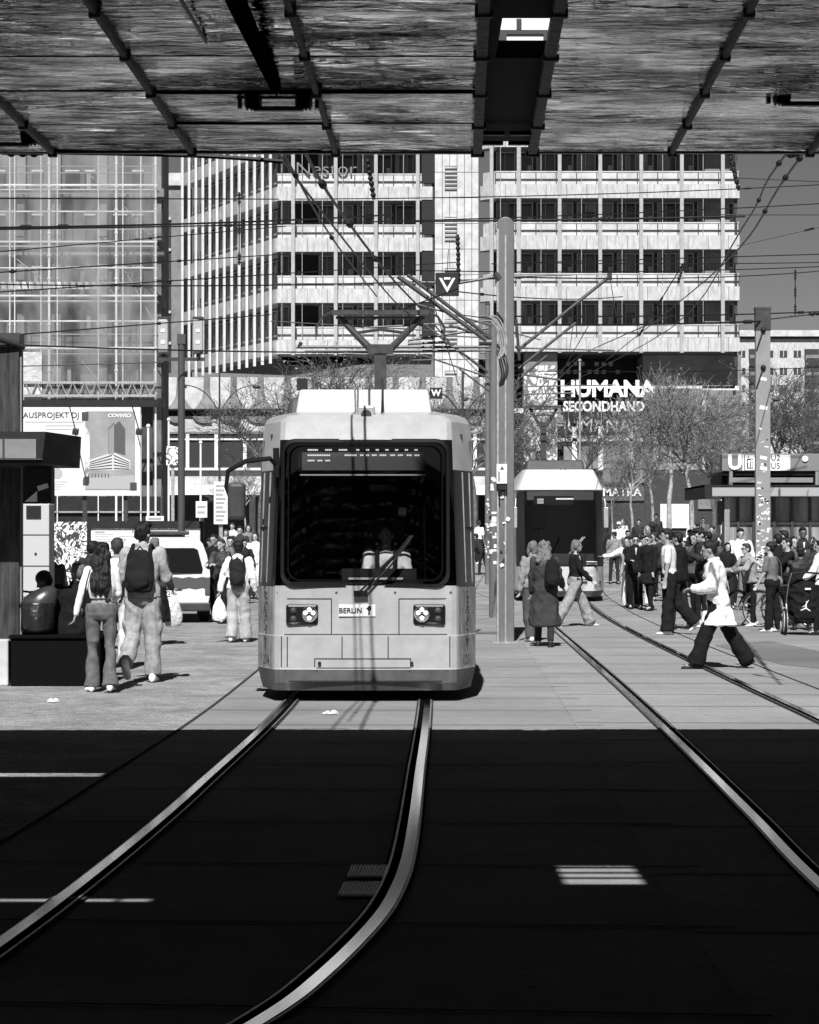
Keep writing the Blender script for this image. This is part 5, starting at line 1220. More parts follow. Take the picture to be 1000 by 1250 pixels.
W([(1010, 178, 21), (965, 188, 22)], 'short dark wire at the right end of the bridge edge', .014, beads=(.9,))
W([(820, 385, 60), (760, 410, 80), (700, 440, 100), (640, 490, 120)], 'thin wire sloping down left past the HUMANA sign', .015)
W([(-10, 185, 15.2), (70, 186, 15.2), (240, 190, 15.3), (345, 197, 15.4)], 'dark cable running along the bridge front edge at left', .012, beads=(.2,))
SP = [
 ((-10, 242, 40), (340, 243, 60), 'span wire highest across the scaffold', .012, 0, ()),
 ((-10, 278, 38), (480, 262, 55), 'span wire across the scaffold with insulator clamps at its left', .016, .05, (.06, .13)),
 ((-10, 280, 38), (1010, 248, 60), 'long span wire from the scaffold to the grey sky at right', .011, .1, (.2,)),
 ((-10, 308, 42), (350, 276, 60), 'thin wire rising slightly to the right over the scaffold', .009, 0, (.45,)),
 ((-10, 333, 42), (350, 310, 60), 'span wire halfway down the scaffold', .011, 0, (.05, .55)),
 ((-10, 347, 50), (610, 340, 60), 'level span wire ending at the near mast from the left', .013, .1, (.25,)),
 ((-10, 357, 42), (560, 320, 60), 'long rising wire from the left edge to the stair tower', .010, 0, (.3,)),
 ((-10, 411, 40), (330, 384, 60), 'wire over the lower scaffold with an insulator in the middle', .011, 0, (.5,)),
 ((20, 421, 40), (610, 428, 50), 'nearly level wire just above the scaffold truss', .012, .08, ()),
 ((360, 243, 60), (1010, 225, 70), 'wire crossing the upper balconies of both office blocks', .012, .1, (.83,)),
 ((500, 270, 60), (910, 264, 62), 'tensioned span wire with a turnbuckle on the right office block', .022, .02, (.58,)),
 ((500, 330, 60), (1010, 325, 70), 'wire crossing at the height of the triangle board', .012, .1, ()),
 ((610, 320, 60), (1010, 320, 75), 'level wire across the right block below the third balcony', .012, .05, ()),
 ((620, 338, 36), (1010, 330, 60), 'wire leaving the near mast to the right', .010, .1, (.02,)),
 ((900, 300, 60), (1010, 275, 60), 'short wire rising to the right edge through the grey sky', .012, 0, (.8,)),
 ((600, 322, 60), (1010, 310, 66), 'wire meeting the grey sky beside the right block roof corner', .012, 0, ()),
 ((900, 217, 60), (1010, 222, 60), 'highest wire in the grey sky', .012, 0, ()),
 ((880, 262, 60), (1010, 262, 60), 'level wire in the middle of the grey sky', .012, 0, ()),
 ((628, 386, 50), (1010, 380, 60), 'wire above the wide mast top running to the right edge', .014, .05, (.9,)),
 ((628, 396, 50), (932, 392, 57), 'wire from the masts to the collar of the wide mast', .018, .04, (.93,)),
 ((932, 390, 57), (1010, 381, 57), 'short wire from the wide mast collar to the right edge', .02, 0, (.85,)),
 ((600, 452, 70), (1010, 448, 80), 'low wire crossing behind the wide mast', .012, .1, (.5,)),
 ((560, 384, 60), (620, 392, 50), 'short wire right of the pantograph', .012, 0, ()),
 ((560, 356, 40), (760, 362, 60), 'wire from the triangle board tube towards the right block', .010, .1, (.1,)),
 ((625, 520, 100), (705, 440, 100), 'rising wire beside the mosaic pier', .014, 0, ()),
 ((640, 535, 80), (720, 395, 60), 'thin stay wire above the second tram', .010, 0, ()),
 ((-10, 448, 60), (200, 442, 60), 'lowest thin wire on the scaffold', .012, 0, ()),
 ((330, 392, 50), (600, 408, 50), 'thin wire behind the collector head', .010, 0, (.4,)),
 ((430, 400, 36), (560, 352, 34), 'stay wire from the pantograph top up to the triangle board', .008, 0, ()),
 ((520, 340, 34), (560, 470, 50), 'stay wire dropping right of the pantograph', .008, 0, (.4,)),
]
for a, b, lb, r_, sg_, bd in SP: W([a, b], lb, r_, sg_, bd)
for a, b, lb in (((449, 195, 20), (456, 240, 20), 'insulator string hanging left of the letters on the balcony'), ((890, 183, 24), (902, 232, 24), 'insulator string at the right end of the bridge edge'), ((836, 320, 60), (828, 345, 60), 'small insulator string before the right block'), ((971, 333, 60), (971, 380, 60), 'vertical dropper wire in the grey sky at right'), ((559, 295, 35), (560, 338, 35), 'vertical dropper above the triangle board'), ((834, 322, 60), (780, 410, 62), 'slanting dropper with clamps before the right block'), ((292, 238, 50), (292, 320, 50), 'vertical dropper before the finned wing')):
    W([a, b], lb, .012 if a[2] > 30 else .008, 0, (.05, .5, .95) if 'string' not in lb else (.2, .35, .5, .65, .8))
# ------------------------------------------------------------------ people
CM = {}
def cloth(v, pat=None):
    v *= .95 if v > .45 else .8; k = (round(v, 3), pat)
    if k not in CM:
        m = mat('cloth', v, .9, spec=.15, ns=14, na=.18 if pat != 'denim' else .3, bs=40, ba=.25, bd=.004)
        if pat == 'print':
            m = scribble('printed_cloth', v, max(v*.55, .02), sc=9, dist=2)
        CM[k] = m
    return CM[k]
skinm = {v: mat('skin', v*.8, .6, ns=9, na=.12) for v in (.12, .3, .42)}
hairm = {v: mat('hair', v, .5, ns=40, na=.5, st=(3, 3, .4), bs=60, ba=.8, bd=.01) for v in (.008, .03, .12, .32)}
shoe_m = {'w': mat('white_shoe', .7, .6, ns=20, na=.1), 'b': mat('black_shoe', .015, .5)}
eye_m = mat('eye', .02, .2); shades_m = mat('sunglass', .006, .1, spec=.7)
def blobobj(mb, name, m, parent, vox, scale, disp=None, smooth_it=3, label=None):
    mb.v = [(v[0]*scale, v[1]*scale, v[2]*scale) for v in mb.v]
    o = mb.build(name, m, parent, fix=False)
    r = o.modifiers.new('r', 'REMESH'); r.mode = 'VOXEL'; r.voxel_size = vox; r.use_smooth_shade = True
    s = o.modifiers.new('s', 'SMOOTH'); s.iterations = smooth_it; s.factor = .5
    QUEUE.append((o, ('blob', disp)))
    if label: o['label'] = label
    return o
def person(px, d, h, face, label, pose=None, top=('jacket', .1), legs=('slim', .03), hair=('short', .008), shoes='b', skin=.3, group=None, fem=False, z0=None, detail=None, xw=None, wide=1.0):
    """face: degrees turned left from looking away from the camera. pose keys: l/r = (thigh swing, knee bend), la/ra = (swing, abduct, elbow, inward)"""
    pose = dict(pose or {}); sc = h/1.75; rng = random.Random(int(px*13+d*7))
    vox = detail or (.011 if d < 32 else (.015 if d < 46 else .022))
    fine = d < 50
    lean = R(pose.get('lean', 2)); hipz = .93; ll, lr = pose.get('l', (8, 5)), pose.get('r', (-8, 8))
    TH, SH = .44, .43
    def legj(side, sw, kb):
        hp = Vector((side*.092, 0, 0)); a = R(sw); b = R(sw-kb); splay = R(pose.get('splay', 2))*side
        kn = hp+Vector((sin(splay)*TH, sin(a)*TH, -cos(a)*TH)); an = kn+Vector((sin(splay)*SH*.6, sin(b)*SH, -cos(b)*SH)); return hp, kn, an, b
    J = {-1: legj(-1, *ll), 1: legj(1, *lr)}
    low = min(J[-1][2].z, J[1][2].z)
    if pose.get('seat') is not None: H0 = Vector((0, 0, pose['seat']+.09))
    else: H0 = Vector((0, 0, .085-low))
    for s in J: J[s] = tuple((q+H0) if isinstance(q, Vector) else q for q in J[s])
    M_ = Matrix.Rotation(-lean, 3, 'X')
    def up(x, y, z): return H0+M_ @ Vector((x, y, z-hipz))
    wf = wide
    sw_ = .185*wf if not fem else .162*wf
    sho = {s: up(s*sw_, 0, 1.425) for s in (-1, 1)}
    def armj(side, f, ab, e, inn):
        a, fr, er = R(ab), R(f), R(f+e); p = sho[side]
        u = Vector((side*sin(a), sin(fr)*cos(a), -cos(fr)*cos(a))); v = Vector((side*sin(a-R(inn)), sin(er)*cos(a-R(inn)), -cos(er)*cos(a-R(inn)))).normalized()
        return p, p+u*.285, p+u*.285+v*.25, v
    A = {-1: armj(-1, *pose.get('la', (5, 9, 12, 5))), 1: armj(1, *pose.get('ra', (-3, 9, 14, 5)))}
    rings_ = [(.86, .15, .11), (.93, .168, .118), (1.0, .16, .112), (1.09, .138 if not fem else .122, .10), (1.22, .155, .11), (1.33, .172 if not fem else .155, .115), (1.42, .15, .10), (1.47, .09, .075), (1.50, .06, .06)]
    def torso(mb, grow=0.0, z0_=.84, z1_=1.52, n=18):
        rs = []
        for z, rx_, ry in rings_:
            if z < z0_ or z > z1_: continue
            rs.append([up((rx_*wf+grow)*cos(t), (ry+grow)*sin(t)*(1.0 if sin(t) < 0 else 1.03), z) for t in [2*pi*i/n for i in range(n)]])
        mb.rings(rs)
    tz = R(pose.get('turn', 0)); nod = R(pose.get('nod', 0))
    Mh = Matrix.Rotation(tz, 3, 'Z') @ Matrix.Rotation(-nod, 3, 'X'); HC_ = up(0, .015, 1.52)
    def hd(x, y, z): return HC_+Mh @ Vector((x, y, z-1.52))
    # body: one continuous surface
    b = MB(); torso(b, -.012)
    b.cap_(up(0, -.005, 1.44), hd(0, .0, 1.58), .058, .052)
    b.ell(hd(0, -.005, 1.655), (.076, .094, .098), 16, 12, M_=Mh); b.ell(hd(0, .022, 1.60), (.058, .072, .075), 14, 10, M_=Mh)
    b.cap_(hd(0, .088, 1.655), hd(0, .108, 1.622), .011, .016, 8); b.ell(hd(0, .085, 1.578), (.026, .014, .012), 10, 6, M_=Mh)
    b.ell(hd(0, .07, 1.545), (.028, .025, .018), 10, 6, M_=Mh)
    for s in (-1, 1):
        b.ell(hd(s*.079, -.005, 1.63), (.012, .02, .032), 8, 6, M_=Mh); b.ell(hd(s*.03, .082, 1.668), (.024, .014, .008), 8, 6, M_=Mh)
        hp, kn, an, bb = J[s]; b.cap_(hp, kn, .078, .052); b.cap_(kn, an, .052, .036); b.cap_(an, an+Vector((0, .12, -.045)), .036, .03)
        p0, p1, p2, v = A[s]; b.cap_(p0, p1, .048, .038); b.cap_(p1, p2, .038, .026)
        fw = Vector((0, 1, 0)); l_ = (fw-v*fw.dot(v)); l_ = l_.normalized() if l_.length > .2 else Vector((s*-1., 0, .3)).normalized()
        if pose.get('palm_up') : l_ = Vector((-s, 0, .2)).normalized(); l_ = (l_-v*l_.dot(v)).normalized()
        nn = v.cross(l_)*(-s)                    # out of the back of the hand
        pc = p2+v*.045
        for k in range(4):
            t_ = (k-1.5)*.020; b.cap_(p2+v*.01+l_*t_*.6, p2+v*.088+l_*t_, .016, .0125, 8)
        if fine:
            ln = (.026, .031, .030, .022); hook = R(pose.get('curl', 28))
            for k in range(4):
                t_ = (1.5-k)*.0205; a0 = p2+v*.088+l_*t_; d1 = (v*cos(hook)-nn*sin(hook)).normalized(); d2 = (v*cos(hook*2)-nn*sin(hook*2)).normalized()
                a1 = a0+d1*ln[k]*1.35; a2 = a1+d2*ln[k]*1.3; b.cap_(a0, a1, .0105, .0098, 6); b.cap_(a1, a2, .0098, .0085, 6)
            t0 = p2+v*.02+l_*.028; t1 = t0+(v*.6+l_*.7-nn*.2).normalized()*.042; t2 = t1+(v*.85+l_*.25-nn*.3).normalized()*.032; b.cap_(t0, t1, .013, .011, 6); b.cap_(t1, t2, .011, .0095, 6)
        else:
            for k in range(4): t_ = (1.5-k)*.021; b.cap_(p2+v*.085+l_*t_, p2+v*(.15-.006*abs(k-1))+l_*t_-nn*.02, .011, .01, 6)
            b.cap_(p2+v*.02+l_*.03, p2+v*.07+l_*.055, .013, .011, 6)
    b0 = blobobj(b, 'person', skinm[skin], None, min(vox, .0085 if d < 32 else .012) if fine else vox*.8, sc, None, 2)
    zz = gz(d) if z0 is None else z0
    b0.location = (xw if xw is not None else X(px, d), d, zz); b0.rotation_euler = (0, 0, R(face)); tag(b0, label, 'person', group)
    # eyes or sunglasses
    e = MB()
    if pose.get('shades'):
        for s in (-1, 1): e.ell(hd(s*.031, .098, 1.645), (.027, .008, .02), 10, 6, M_=Mh); e.cyl(hd(s*.055, .085, 1.648), hd(s*.08, -.0, 1.645), .004, n=5)
        e.cyl(hd(-.01, .104, 1.65), hd(.01, .104, 1.65), .004, n=5); nm, mm = 'sunglasses', shades_m
    else:
        for s in (-1, 1): e.ell(hd(s*.03, .088, 1.647), (.013, .008, .007), 8, 6, M_=Mh)
        nm, mm = 'eyes', eye_m
    e.v = [(v[0]*sc, v[1]*sc, v[2]*sc) for v in e.v]; e.build(nm, mm, b0, smooth=True)
    # trousers / skirt
    kind, val = legs[0], legs[1]; q = MB(); pat_ = legs[2] if len(legs) > 2 else None
    rad = {'slim': (.094, .066, .055), 'wide': (.108, .098, .118), 'loose': (.105, .085, .082), 'flare': (.098, .062, .095), 'cargo': (.112, .098, .088)}.get(kind, (.1, .08, .07))
    if kind == 'skirt':
        rs = []
        for z, gx, gy in ((1.04, .155, .125), (.93, .20, .15), (.75, .23, .18), (.5, .26, .21), (.36, .275, .22)):
            rs.append([H0+Vector((gx*cos(t)*(1+.05*sin(7*t)), gy*sin(t)*(1+.05*sin(7*t+1)), z-hipz)) for t in [2*pi*i/24 for i in range(24)]])
        q.rings(rs)
    else:
        rs = [[up((rx_*wf+.02)*cos(t), (ry+.02)*sin(t), z) for t in [2*pi*i/18 for i in range(18)]] for z, rx_, ry in ((.84, .13, .095), (.9, .165, .125), (.97, .17, .125), (1.03, .155, .112))]
        q.rings(rs)
        for s in (-1, 1):
            hp, kn, an, bb = J[s]; q.cap_(hp+Vector((0, 0, -.02)), kn, rad[0], rad[1])
            e_ = an+(kn-an).normalized()*(.0 if kind in ('slim', 'cargo') else -.02)
            if pose.get('seat') is None: e_.z = max(e_.z, rad[2]*.35+.03)
            q.ell(kn, rad[1], 12, 8); q.cyl(kn, e_, rad[1], rad[2], 16)
            if kind == 'cargo': q.ell(hp.lerp(kn, .75)+Vector((s*.09, 0, 0)), (.03, .06, .08), 8, 6)
    blobobj(q, 'trousers' if kind != 'skirt' else 'skirt', cloth(val, pat_), b0, vox, sc, ('wr', {'slim': .005, 'cargo': .014, 'wide': .013}.get(kind, .012), rng.random()*50, 7, .7), 2)
    # shoes
    for s in (-1, 1):
        hp, kn, an, bb = J[s]; q = MB(); pitch = R(pose.get('lf' if s < 0 else 'rf', 0)) if pose.get('seat') is None else 0
        if abs(an.z-min(J[-1][2].z, J[1][2].z)) > .03 and ('lf' if s < 0 else 'rf') not in pose: pitch = bb*.9
        Mp = Matrix.Rotation(pitch, 3, 'X'); fo = lambda x, y, z: an+Mp @ Vector((x, y, z))
        rs = []
        for y, w_, t0, t1 in ((-.085, .02, -.07, -.02), (-.075, .036, -.08, .02), (-.03, .042, -.082, .035), (.04, .044, -.082, .0), (.11, .05, -.082, -.03), (.16, .045, -.08, -.04), (.19, .025, -.075, -.05)):
            rs.append([fo(w_*cos(t), y, (t0+t1)/2+(t1-t0)/2*sin(t)) for t in [2*pi*i/10 for i in range(10)]])
        q.rings(rs); q.v = [(v[0]*sc, v[1]*sc, v[2]*sc) for v in q.v]; q.build('shoe', shoe_m[shoes], b0, smooth=60)
        if shoes == 'b' and d < 45 or pose.get('sole'):
            q = MB(); q.rings([[fo(w_*1.04*cos(t), y*1.02+.002, -.078+.010*sin(t)) for t in [2*pi*i/8 for i in range(8)]] for y, w_ in ((-.088, .02), (-.07, .04), (0, .044), (.1, .05), (.16, .046), (.192, .025))])
            q.v = [(v[0]*sc, v[1]*sc, v[2]*sc) for v in q.v]; q.build('sole', sticker if pose.get('sole') else dark, b0, smooth=60)
    # top
    tk, tv = top[0], top[1]; tp = top[2] if len(top) > 2 else None; q = MB()
    g_ = {'tee': .018, 'jacket': .034, 'coat': .034, 'hoodie': .036, 'crop': .014, 'shirt': .022, 'suit': .028, 'vest': .03, 'longcoat': .034, 'blouson': .05}[tk]
    lo = {'tee': .86, 'jacket': .90, 'coat': .86, 'hoodie': .9, 'crop': 1.05, 'shirt': .84, 'suit': .82, 'vest': .9, 'longcoat': .86, 'blouson': .86}[tk]
    rs = []
    for z, rx_, ry in rings_:
        if z < lo-.02 or z > 1.49: continue
        k = .6 if z > 1.45 else 1
        rs.append([up((rx_*wf+g_*k)*cos(t), (ry+g_*k)*sin(t), z) for t in [2*pi*i/20 for i in range(20)]])
    if pose.get('seat') is not None: lo = max(lo, .9)
    if tk in ('coat', 'longcoat') and pose.get('seat') is None:
        st2 = 1+abs(ll[0]-lr[0])/190; ext_ = ((.80, .215, .17*(1+(st2-1)*.5)), (.62, .235, .20*st2)) if tk == 'coat' else ((.8, .20, .155), (.62, .22, .18), (.46, .24, .20), (.33, .255, .215))
        rs = [[H0+Vector((gx*wf*cos(t)*(1+.04*sin(6*t)), gy*sin(t)*(1+.05*sin(5*t)), z-hipz)) for t in [2*pi*i/20 for i in range(20)]] for z, gx, gy in reversed(ext_)]+rs
    q.rings(rs)
    if pose.get('coat2'):
        for s in (-1, 1): p0, p1, p2, v = A[s]; q.cap_(p0.lerp(p1, .5), p1, .08, .10); q.cap_(p1, p1.lerp(p2, .7), .10, .075)
    for s in (-1, 1):
        p0, p1, p2, v = A[s]
        if tk == 'vest': q.cap_(p0, p0.lerp(p1, .15), .06, .055); continue
        r0 = .052+g_*.5; k = {'tee': (.060, .058), 'crop': (.05, .046)}.get(tk, (.06+g_*.3, .055+g_*.3))
        if tk in ('tee', 'crop'): 
            q.cap_(p0, p0.lerp(p1, .8), k[0]+.004, k[1]+.004)
            if tk == 'crop': q.cap_(p1, p2, .045, .036)
            if tk == 'crop': q.cap_(p0.lerp(p1, .6), p1, .047, .045)
        else: q.cap_(p0, p1, k[0], k[1]); q.cap_(p1, p2+v*(-.005), k[1], .04+g_*.35)
    if tk == 'hoodie': q.ell(up(0, -.08, 1.46), (.11, .085, .085), 12, 8); q.ell(up(0, -.02, 1.50), (.085, .085, .05), 12, 8)
    elif tk in ('jacket', 'coat', 'longcoat', 'suit', 'blouson', 'vest'): q.rings([[up(.078*cos(t)*k, .075*sin(t)*k-.008, z) for t in [2*pi*i/14 for i in range(14)]] for z, k in ((1.43, 1.3), (1.48, 1.1), (1.525, 1.08))])
    if tk == 'blouson': q.ell(up(0, .0, 1.0), (.21, .17, .1), 14, 8)
    fem and q.ell(up(0, .085, 1.27), (.12, .06, .06), 12, 8)
    blobobj(q, {'tee': 'tee_shirt', 'crop': 'crop_top', 'shirt': 'shirt', 'suit': 'suit_jacket', 'hoodie': 'hoodie', 'vest': 'waistcoat', 'coat': 'coat', 'longcoat': 'long_coat'}.get(tk, 'jacket'),
            cloth(tv, tp), b0, vox, sc, ('wr', .006 if tk in ('tee', 'crop') else .018, rng.random()*50, 8, .55), 2)
    if tk in ('suit', 'vest') :   # shirt front
        q = MB(); q.prism([(-.022, 1.46), (.022, 1.46), (0, 1.28)], .0, .02); q.v = [up(v[0], v[1]+.11+g_, v[2])*sc for v in q.v]; q.build('shirt_front', white, b0)
    # hair and hats
    hk, hv = hair; q = MB(); hm = hairm.get(hv) or cloth(hv)
    amp = .006
    if hk != 'bald':
        q.ell(hd(0, -.018, 1.682), (.086, .096, .088), 16, 10, M_=Mh); q.ell(hd(0, -.05, 1.645), (.08, .068, .085), 14, 8, M_=Mh)
    if hk == 'short': q.ell(hd(.01, .03, 1.735), (.065, .06, .032), 12, 6, M_=Mh); amp = .008
    if hk == 'tall': q.ell(hd(.01, .03, 1.745), (.08, .075, .045), 12, 6, M_=Mh); amp = .016
    if hk in ('long', 'curly'):
        L_ = 1.12 if hk == 'long' else 1.33
        for x_, y_ in ((-.055, -.045), (0, -.065), (.055, -.045)): q.cap_(hd(x_, y_, 1.62), up(x_*1.35, -.135, L_+.1), .055, .05); q.cap_(up(x_*1.35, -.135, L_+.1), up(x_*1.2, -.13, L_), .048, .02)
        for s in (-1, 1): q.cap_(hd(s*.075, .0, 1.64), up(s*.095, -.05, 1.38), .03, .028)
        amp = .02 if hk == 'long' else .03
    if hk == 'bun': q.ell(hd(0, -.12, 1.70), (.05, .045, .05), 12, 8, M_=Mh)
    if hk == 'bob':
        for s in (-1, 1): q.cap_(hd(s*.07, -.01, 1.66), hd(s*.078, .0, 1.54), .034, .028)
        q.cap_(hd(0, -.06, 1.63), hd(0, -.07, 1.54), .065, .05); amp = .014
    if hk == 'beanie': q.ell(hd(0, -.01, 1.70), (.094, .108, .09), 14, 8, M_=Mh); amp = .003
    if hk == 'cap': amp = .001; q.ell(hd(0, -.0, 1.70), (.09, .102, .075), 14, 8, M_=Mh); q.ell(hd(0, .12, 1.688), (.065, .07, .012), 12, 6, M_=Mh)
    if q.v: blobobj(q, {'cap': 'cap', 'beanie': 'beanie'}.get(hk, 'hair'), hm, b0, min(vox, .013), sc, ('n', amp, rng.random()*50, 22, 1), 1)
    b0['_'] = 0; del b0['_']
    return b0, (A, J, up, sc)
def world(o, p, sc): return Matrix.Rotation(o.rotation_euler[2], 3, 'Z') @ (Vector(p)*sc)+o.location
def backpack(po, label, v=.015, side=0, strap=True, s=1.0):
    o, (A, J, up, sc) = po; q = MB(); m = cloth(v)
    rs = [[up(side+.155*k*s*cos(t)*(1 if abs(cos(t)) < .8 else .95), -.205+.062*k*sin(t), z) for t in [2*pi*i/16 for i in range(16)]] for z, k in ((.98, .8), (1.0, 1.0), (1.12, 1.12), (1.28, 1.0), (1.4, .8), (1.45, .5))]
    q.rings(rs); q.ell(up(side, -.27, 1.1), (.12*s, .035, .10), 12, 8)
    e = thing('backpack', (0, 0, 0), label, 'backpack'); e.location = o.location; e.rotation_euler = o.rotation_euler
    blobobj(q, 'pouch', m, e, .012, sc, ('wr', .01, 3, 9, 1), 1)
    q = MB()
    for x_ in ((-.105, .105) if strap else ()):
        P = [up(x_, -.17, 1.18), up(x_*1.25, -.19, 1.33), up(x_, -.155, 1.44), up(x_*.95, -.03, 1.515), up(x_*1.0, .10, 1.45), up(x_*1.3, .16, 1.3), up(x_*1.7, .10, 1.12)]
        for p_, q_ in zip(catmull(P, 4)[:-1], catmull(P, 4)[1:]): q.cyl(p_, q_, .02, n=8)
    q.tube([up(side-.04, -.17, 1.44), up(side, -.18, 1.49), up(side+.04, -.17, 1.44)], .01, 6)
    q.v = [tuple(Vector(v_)*sc) for v_ in q.v]; q.build('strap', m, e, smooth=True, fix=False); return e
def carrybag(po, side, label, v=.5, w=.15, h=.36, name='carrier_bag', drop=.0):
    o, (A, J, up, sc) = po; p = world(o, A[side][2]+A[side][3]*.09, sc); q = MB()
    rs = [[(w*k*cos(t)*(1+.08*sin(3*t+z*9)), w*.5*k*sin(t), z-h-.12) for t in [2*pi*i/14 for i in range(14)]] for z, k in ((0, .75), (.03, .95), (h*.4, 1.0), (h*.8, .8), (h, .55), (h+.06, .25), (h+.1, .1))]
    q.rings(rs)
    for s in (-1, 1): q.tube([(s*.02, 0, -.03), (s*.025, 0, .0), (0, 0, .02)], .006, 5)
    t = q.build(name, mat('bag_film', v, .35, ns=8, na=.35, bs=12, ba=1, bd=.03), loc=p, smooth=60); return tag(t, label, 'bag')
P = person
# --- left group
p = P(124, 24.1, 1.60, 2, 'woman with long black curly hair, white crop top and flared jeans walking away', dict(l=(3, 4), r=(-2, 14), la=(-8, 16, 8, 2), ra=(12, 6, 60, 20), lean=1), ('crop', .75), ('flare', .13, 'denim'), ('long', .008), 'w', .3, fem=True, detail=.010)
o, (A, J, up, sc) = p
q = MB(); q.tube([Vector(v)*sc for v in (up(-.12, -.13, 1.44), up(-.16, -.12, 1.3), up(-.2, -.1, 1.1), up(-.22, -.02, .98))], .008, 6); q.ell(Vector(up(-.23, .05, .93))*sc, (.04, .09, .07), 10, 8)
b = q.build('shoulder_bag', black, smooth=True); b.location = o.location; b.rotation_euler = o.rotation_euler; tag(b, 'small black bag on a thin strap over the long haired woman\'s left shoulder', 'bag')
p = P(174, 25.75, 1.82, -4, 'tall man in pale sweatshirt and cargo trousers walking away with a black backpack', dict(l=(-6, 42), r=(3, 4), la=(10, 14, 30, 8), ra=(15, 12, 75, 18), lean=3, turn=-25), ('jacket', .38), ('cargo', .33, 'denim'), ('tall', .008), 'w', .42, detail=.010)
backpack(p, 'large black backpack on the tall man\'s back')
P(143, 28.5, 1.66, 3, 'short haired man in a loose white shirt between the woman and the backpack man', dict(l=(10, 4), r=(-10, 10), lean=1, ra=(5, 12, 10, 4)), ('shirt', .74), ('loose', .5), ('short', .03), 'w', .3, wide=1.15)
p = P(188, 35, 1.66, -10, 'person in a long black skirt partly hidden by the tall man, carrying a plastic bag', dict(l=(5, 3), r=(-5, 6), ra=(8, 12, 20, 4), la=(5, 8, 10, 2)), ('jacket', .05), ('skirt', .012), ('short', .12), 'b', .3, fem=True)
carrybag(p, 1, 'translucent pale plastic bag held beside the tall backpack man', .5, .14, .42)
P(95, 25.5, 1.66, 10, 'person in a black coat with light brown hair sitting back to us on the plinth', dict(seat=.56, l=(85, 90), r=(80, 85), lean=12, la=(40, 10, 40, 20), ra=(45, 8, 40, 20), turn=40, splay=8), ('coat', .008), ('loose', .008), ('short', .12), 'w', .3, detail=.011, wide=1.25)
P(84, 25.6, 1.6, 80, 'hunched figure in a big black coat, pale shoes tucked up on the plinth', dict(seat=.56, l=(96, 152), r=(88, 140), lean=26, la=(15, 5, 95, 50), ra=(15, 5, 95, 50), nod=25, sole=1), ('coat', .007), ('loose', .007), ('beanie', .008), 'w', .12, detail=.012, wide=1.35)
P(62, 34, 1.50, 10, 'person in a dark grey jacket seen from behind in front of the white ticket machine', dict(l=(2, 2), r=(-2, 3)), ('jacket', .05), ('loose', .02), ('short', .008), 'b', .3)
P(112, 33, 1.62, -20, 'dark haired man in a black jacket just left of the long haired woman\'s head', dict(), ('jacket', .03), ('loose', .02), ('short', .008), 'b', .3)
p = P(291, 35.9, 1.60, -3, 'person in a white hoodie and black beanie walking away by the tram\'s left side', dict(l=(4, 22), r=(8, 5), la=(-10, 16, 12, 2), ra=(-4, 14, 20, 4), lean=3), ('hoodie', .78), ('wide', .42), ('beanie', .008), 'w', .3)
backpack(p, 'shiny black backpack on the white hoodie', .02, s=.85)
carrybag(p, -1, 'crinkled white plastic bag in the left hand of the person in the white hoodie', .8, .12, .30)
P(262, 47, 1.76, 160, 'tall man all in black beside the police van\'s right side', dict(l=(12, 8), r=(-12, 4)), ('jacket', .012), ('slim', .012), ('short', .008), 'b', .3)
P(271, 44, 1.66, 150, 'person in a dark jacket holding a tan bundle right of the police van', dict(la=(30, 5, 70, 30), ra=(30, 5, 70, 30), curl=40), ('jacket', .05, 'print'), ('slim', .015), ('short', .03), 'b', .42)
P(281, 50, 1.72, 185, 'person in a grey patterned jacket behind the white hoodie', dict(), ('jacket', .14, 'print'), ('loose', .06), ('short', .008), 'b', .42)
P(256, 54, 1.70, 200, 'person with dark cap peeping out beside the van\'s rear corner', dict(), ('jacket', .03), ('loose', .03), ('cap', .008), 'b', .3)
P(276, 72, 1.75, 180, 'woman in a pale scarf standing far back left of the tram', dict(), ('coat', .45), ('loose', .2), ('bob', .03), 'b', .42, fem=True)
P(293, 68, 1.95, 175, 'tall person in black and white far back left of the tram', dict(la=(30, 5, 80, 30)), ('jacket', .04), ('loose', .1), ('short', .008), 'b', .42)
P(303, 74, 1.86, 190, 'smiling person with dark bob between two others far back by the tram', dict(), ('jacket', .2), ('loose', .04), ('bob', .008), 'b', .42)
P(312, 62, 1.84, 170, 'person in a long white coat nearest the tram\'s left side', dict(), ('longcoat', .75), ('loose', .3), ('bob', .008), 'b', .42)
# --- driver
P(0, D1+1.05, 1.74, 180, 'tram driver in a white shirt and dark waistcoat at the controls', dict(seat=.92, l=(85, 75), r=(85, 75), la=(30, 8, 45, 20), ra=(32, 8, 45, 20), lean=4), ('shirt', .8), ('slim', .03), ('short', .03), 'b', .3, xw=TX+.2, z0=0, detail=.012)
q = MB()
for s in (-1, 1): q.cap_((s*.10, .0, .0), (s*.09, .0, -.3), .022, .03)
b = q.build('waistcoat', black, smooth=True, fix=False); b.location = (TX+.2, D1+.90, 1.62); tag(b, 'open dark waistcoat worn by the tram driver', 'waistcoat')
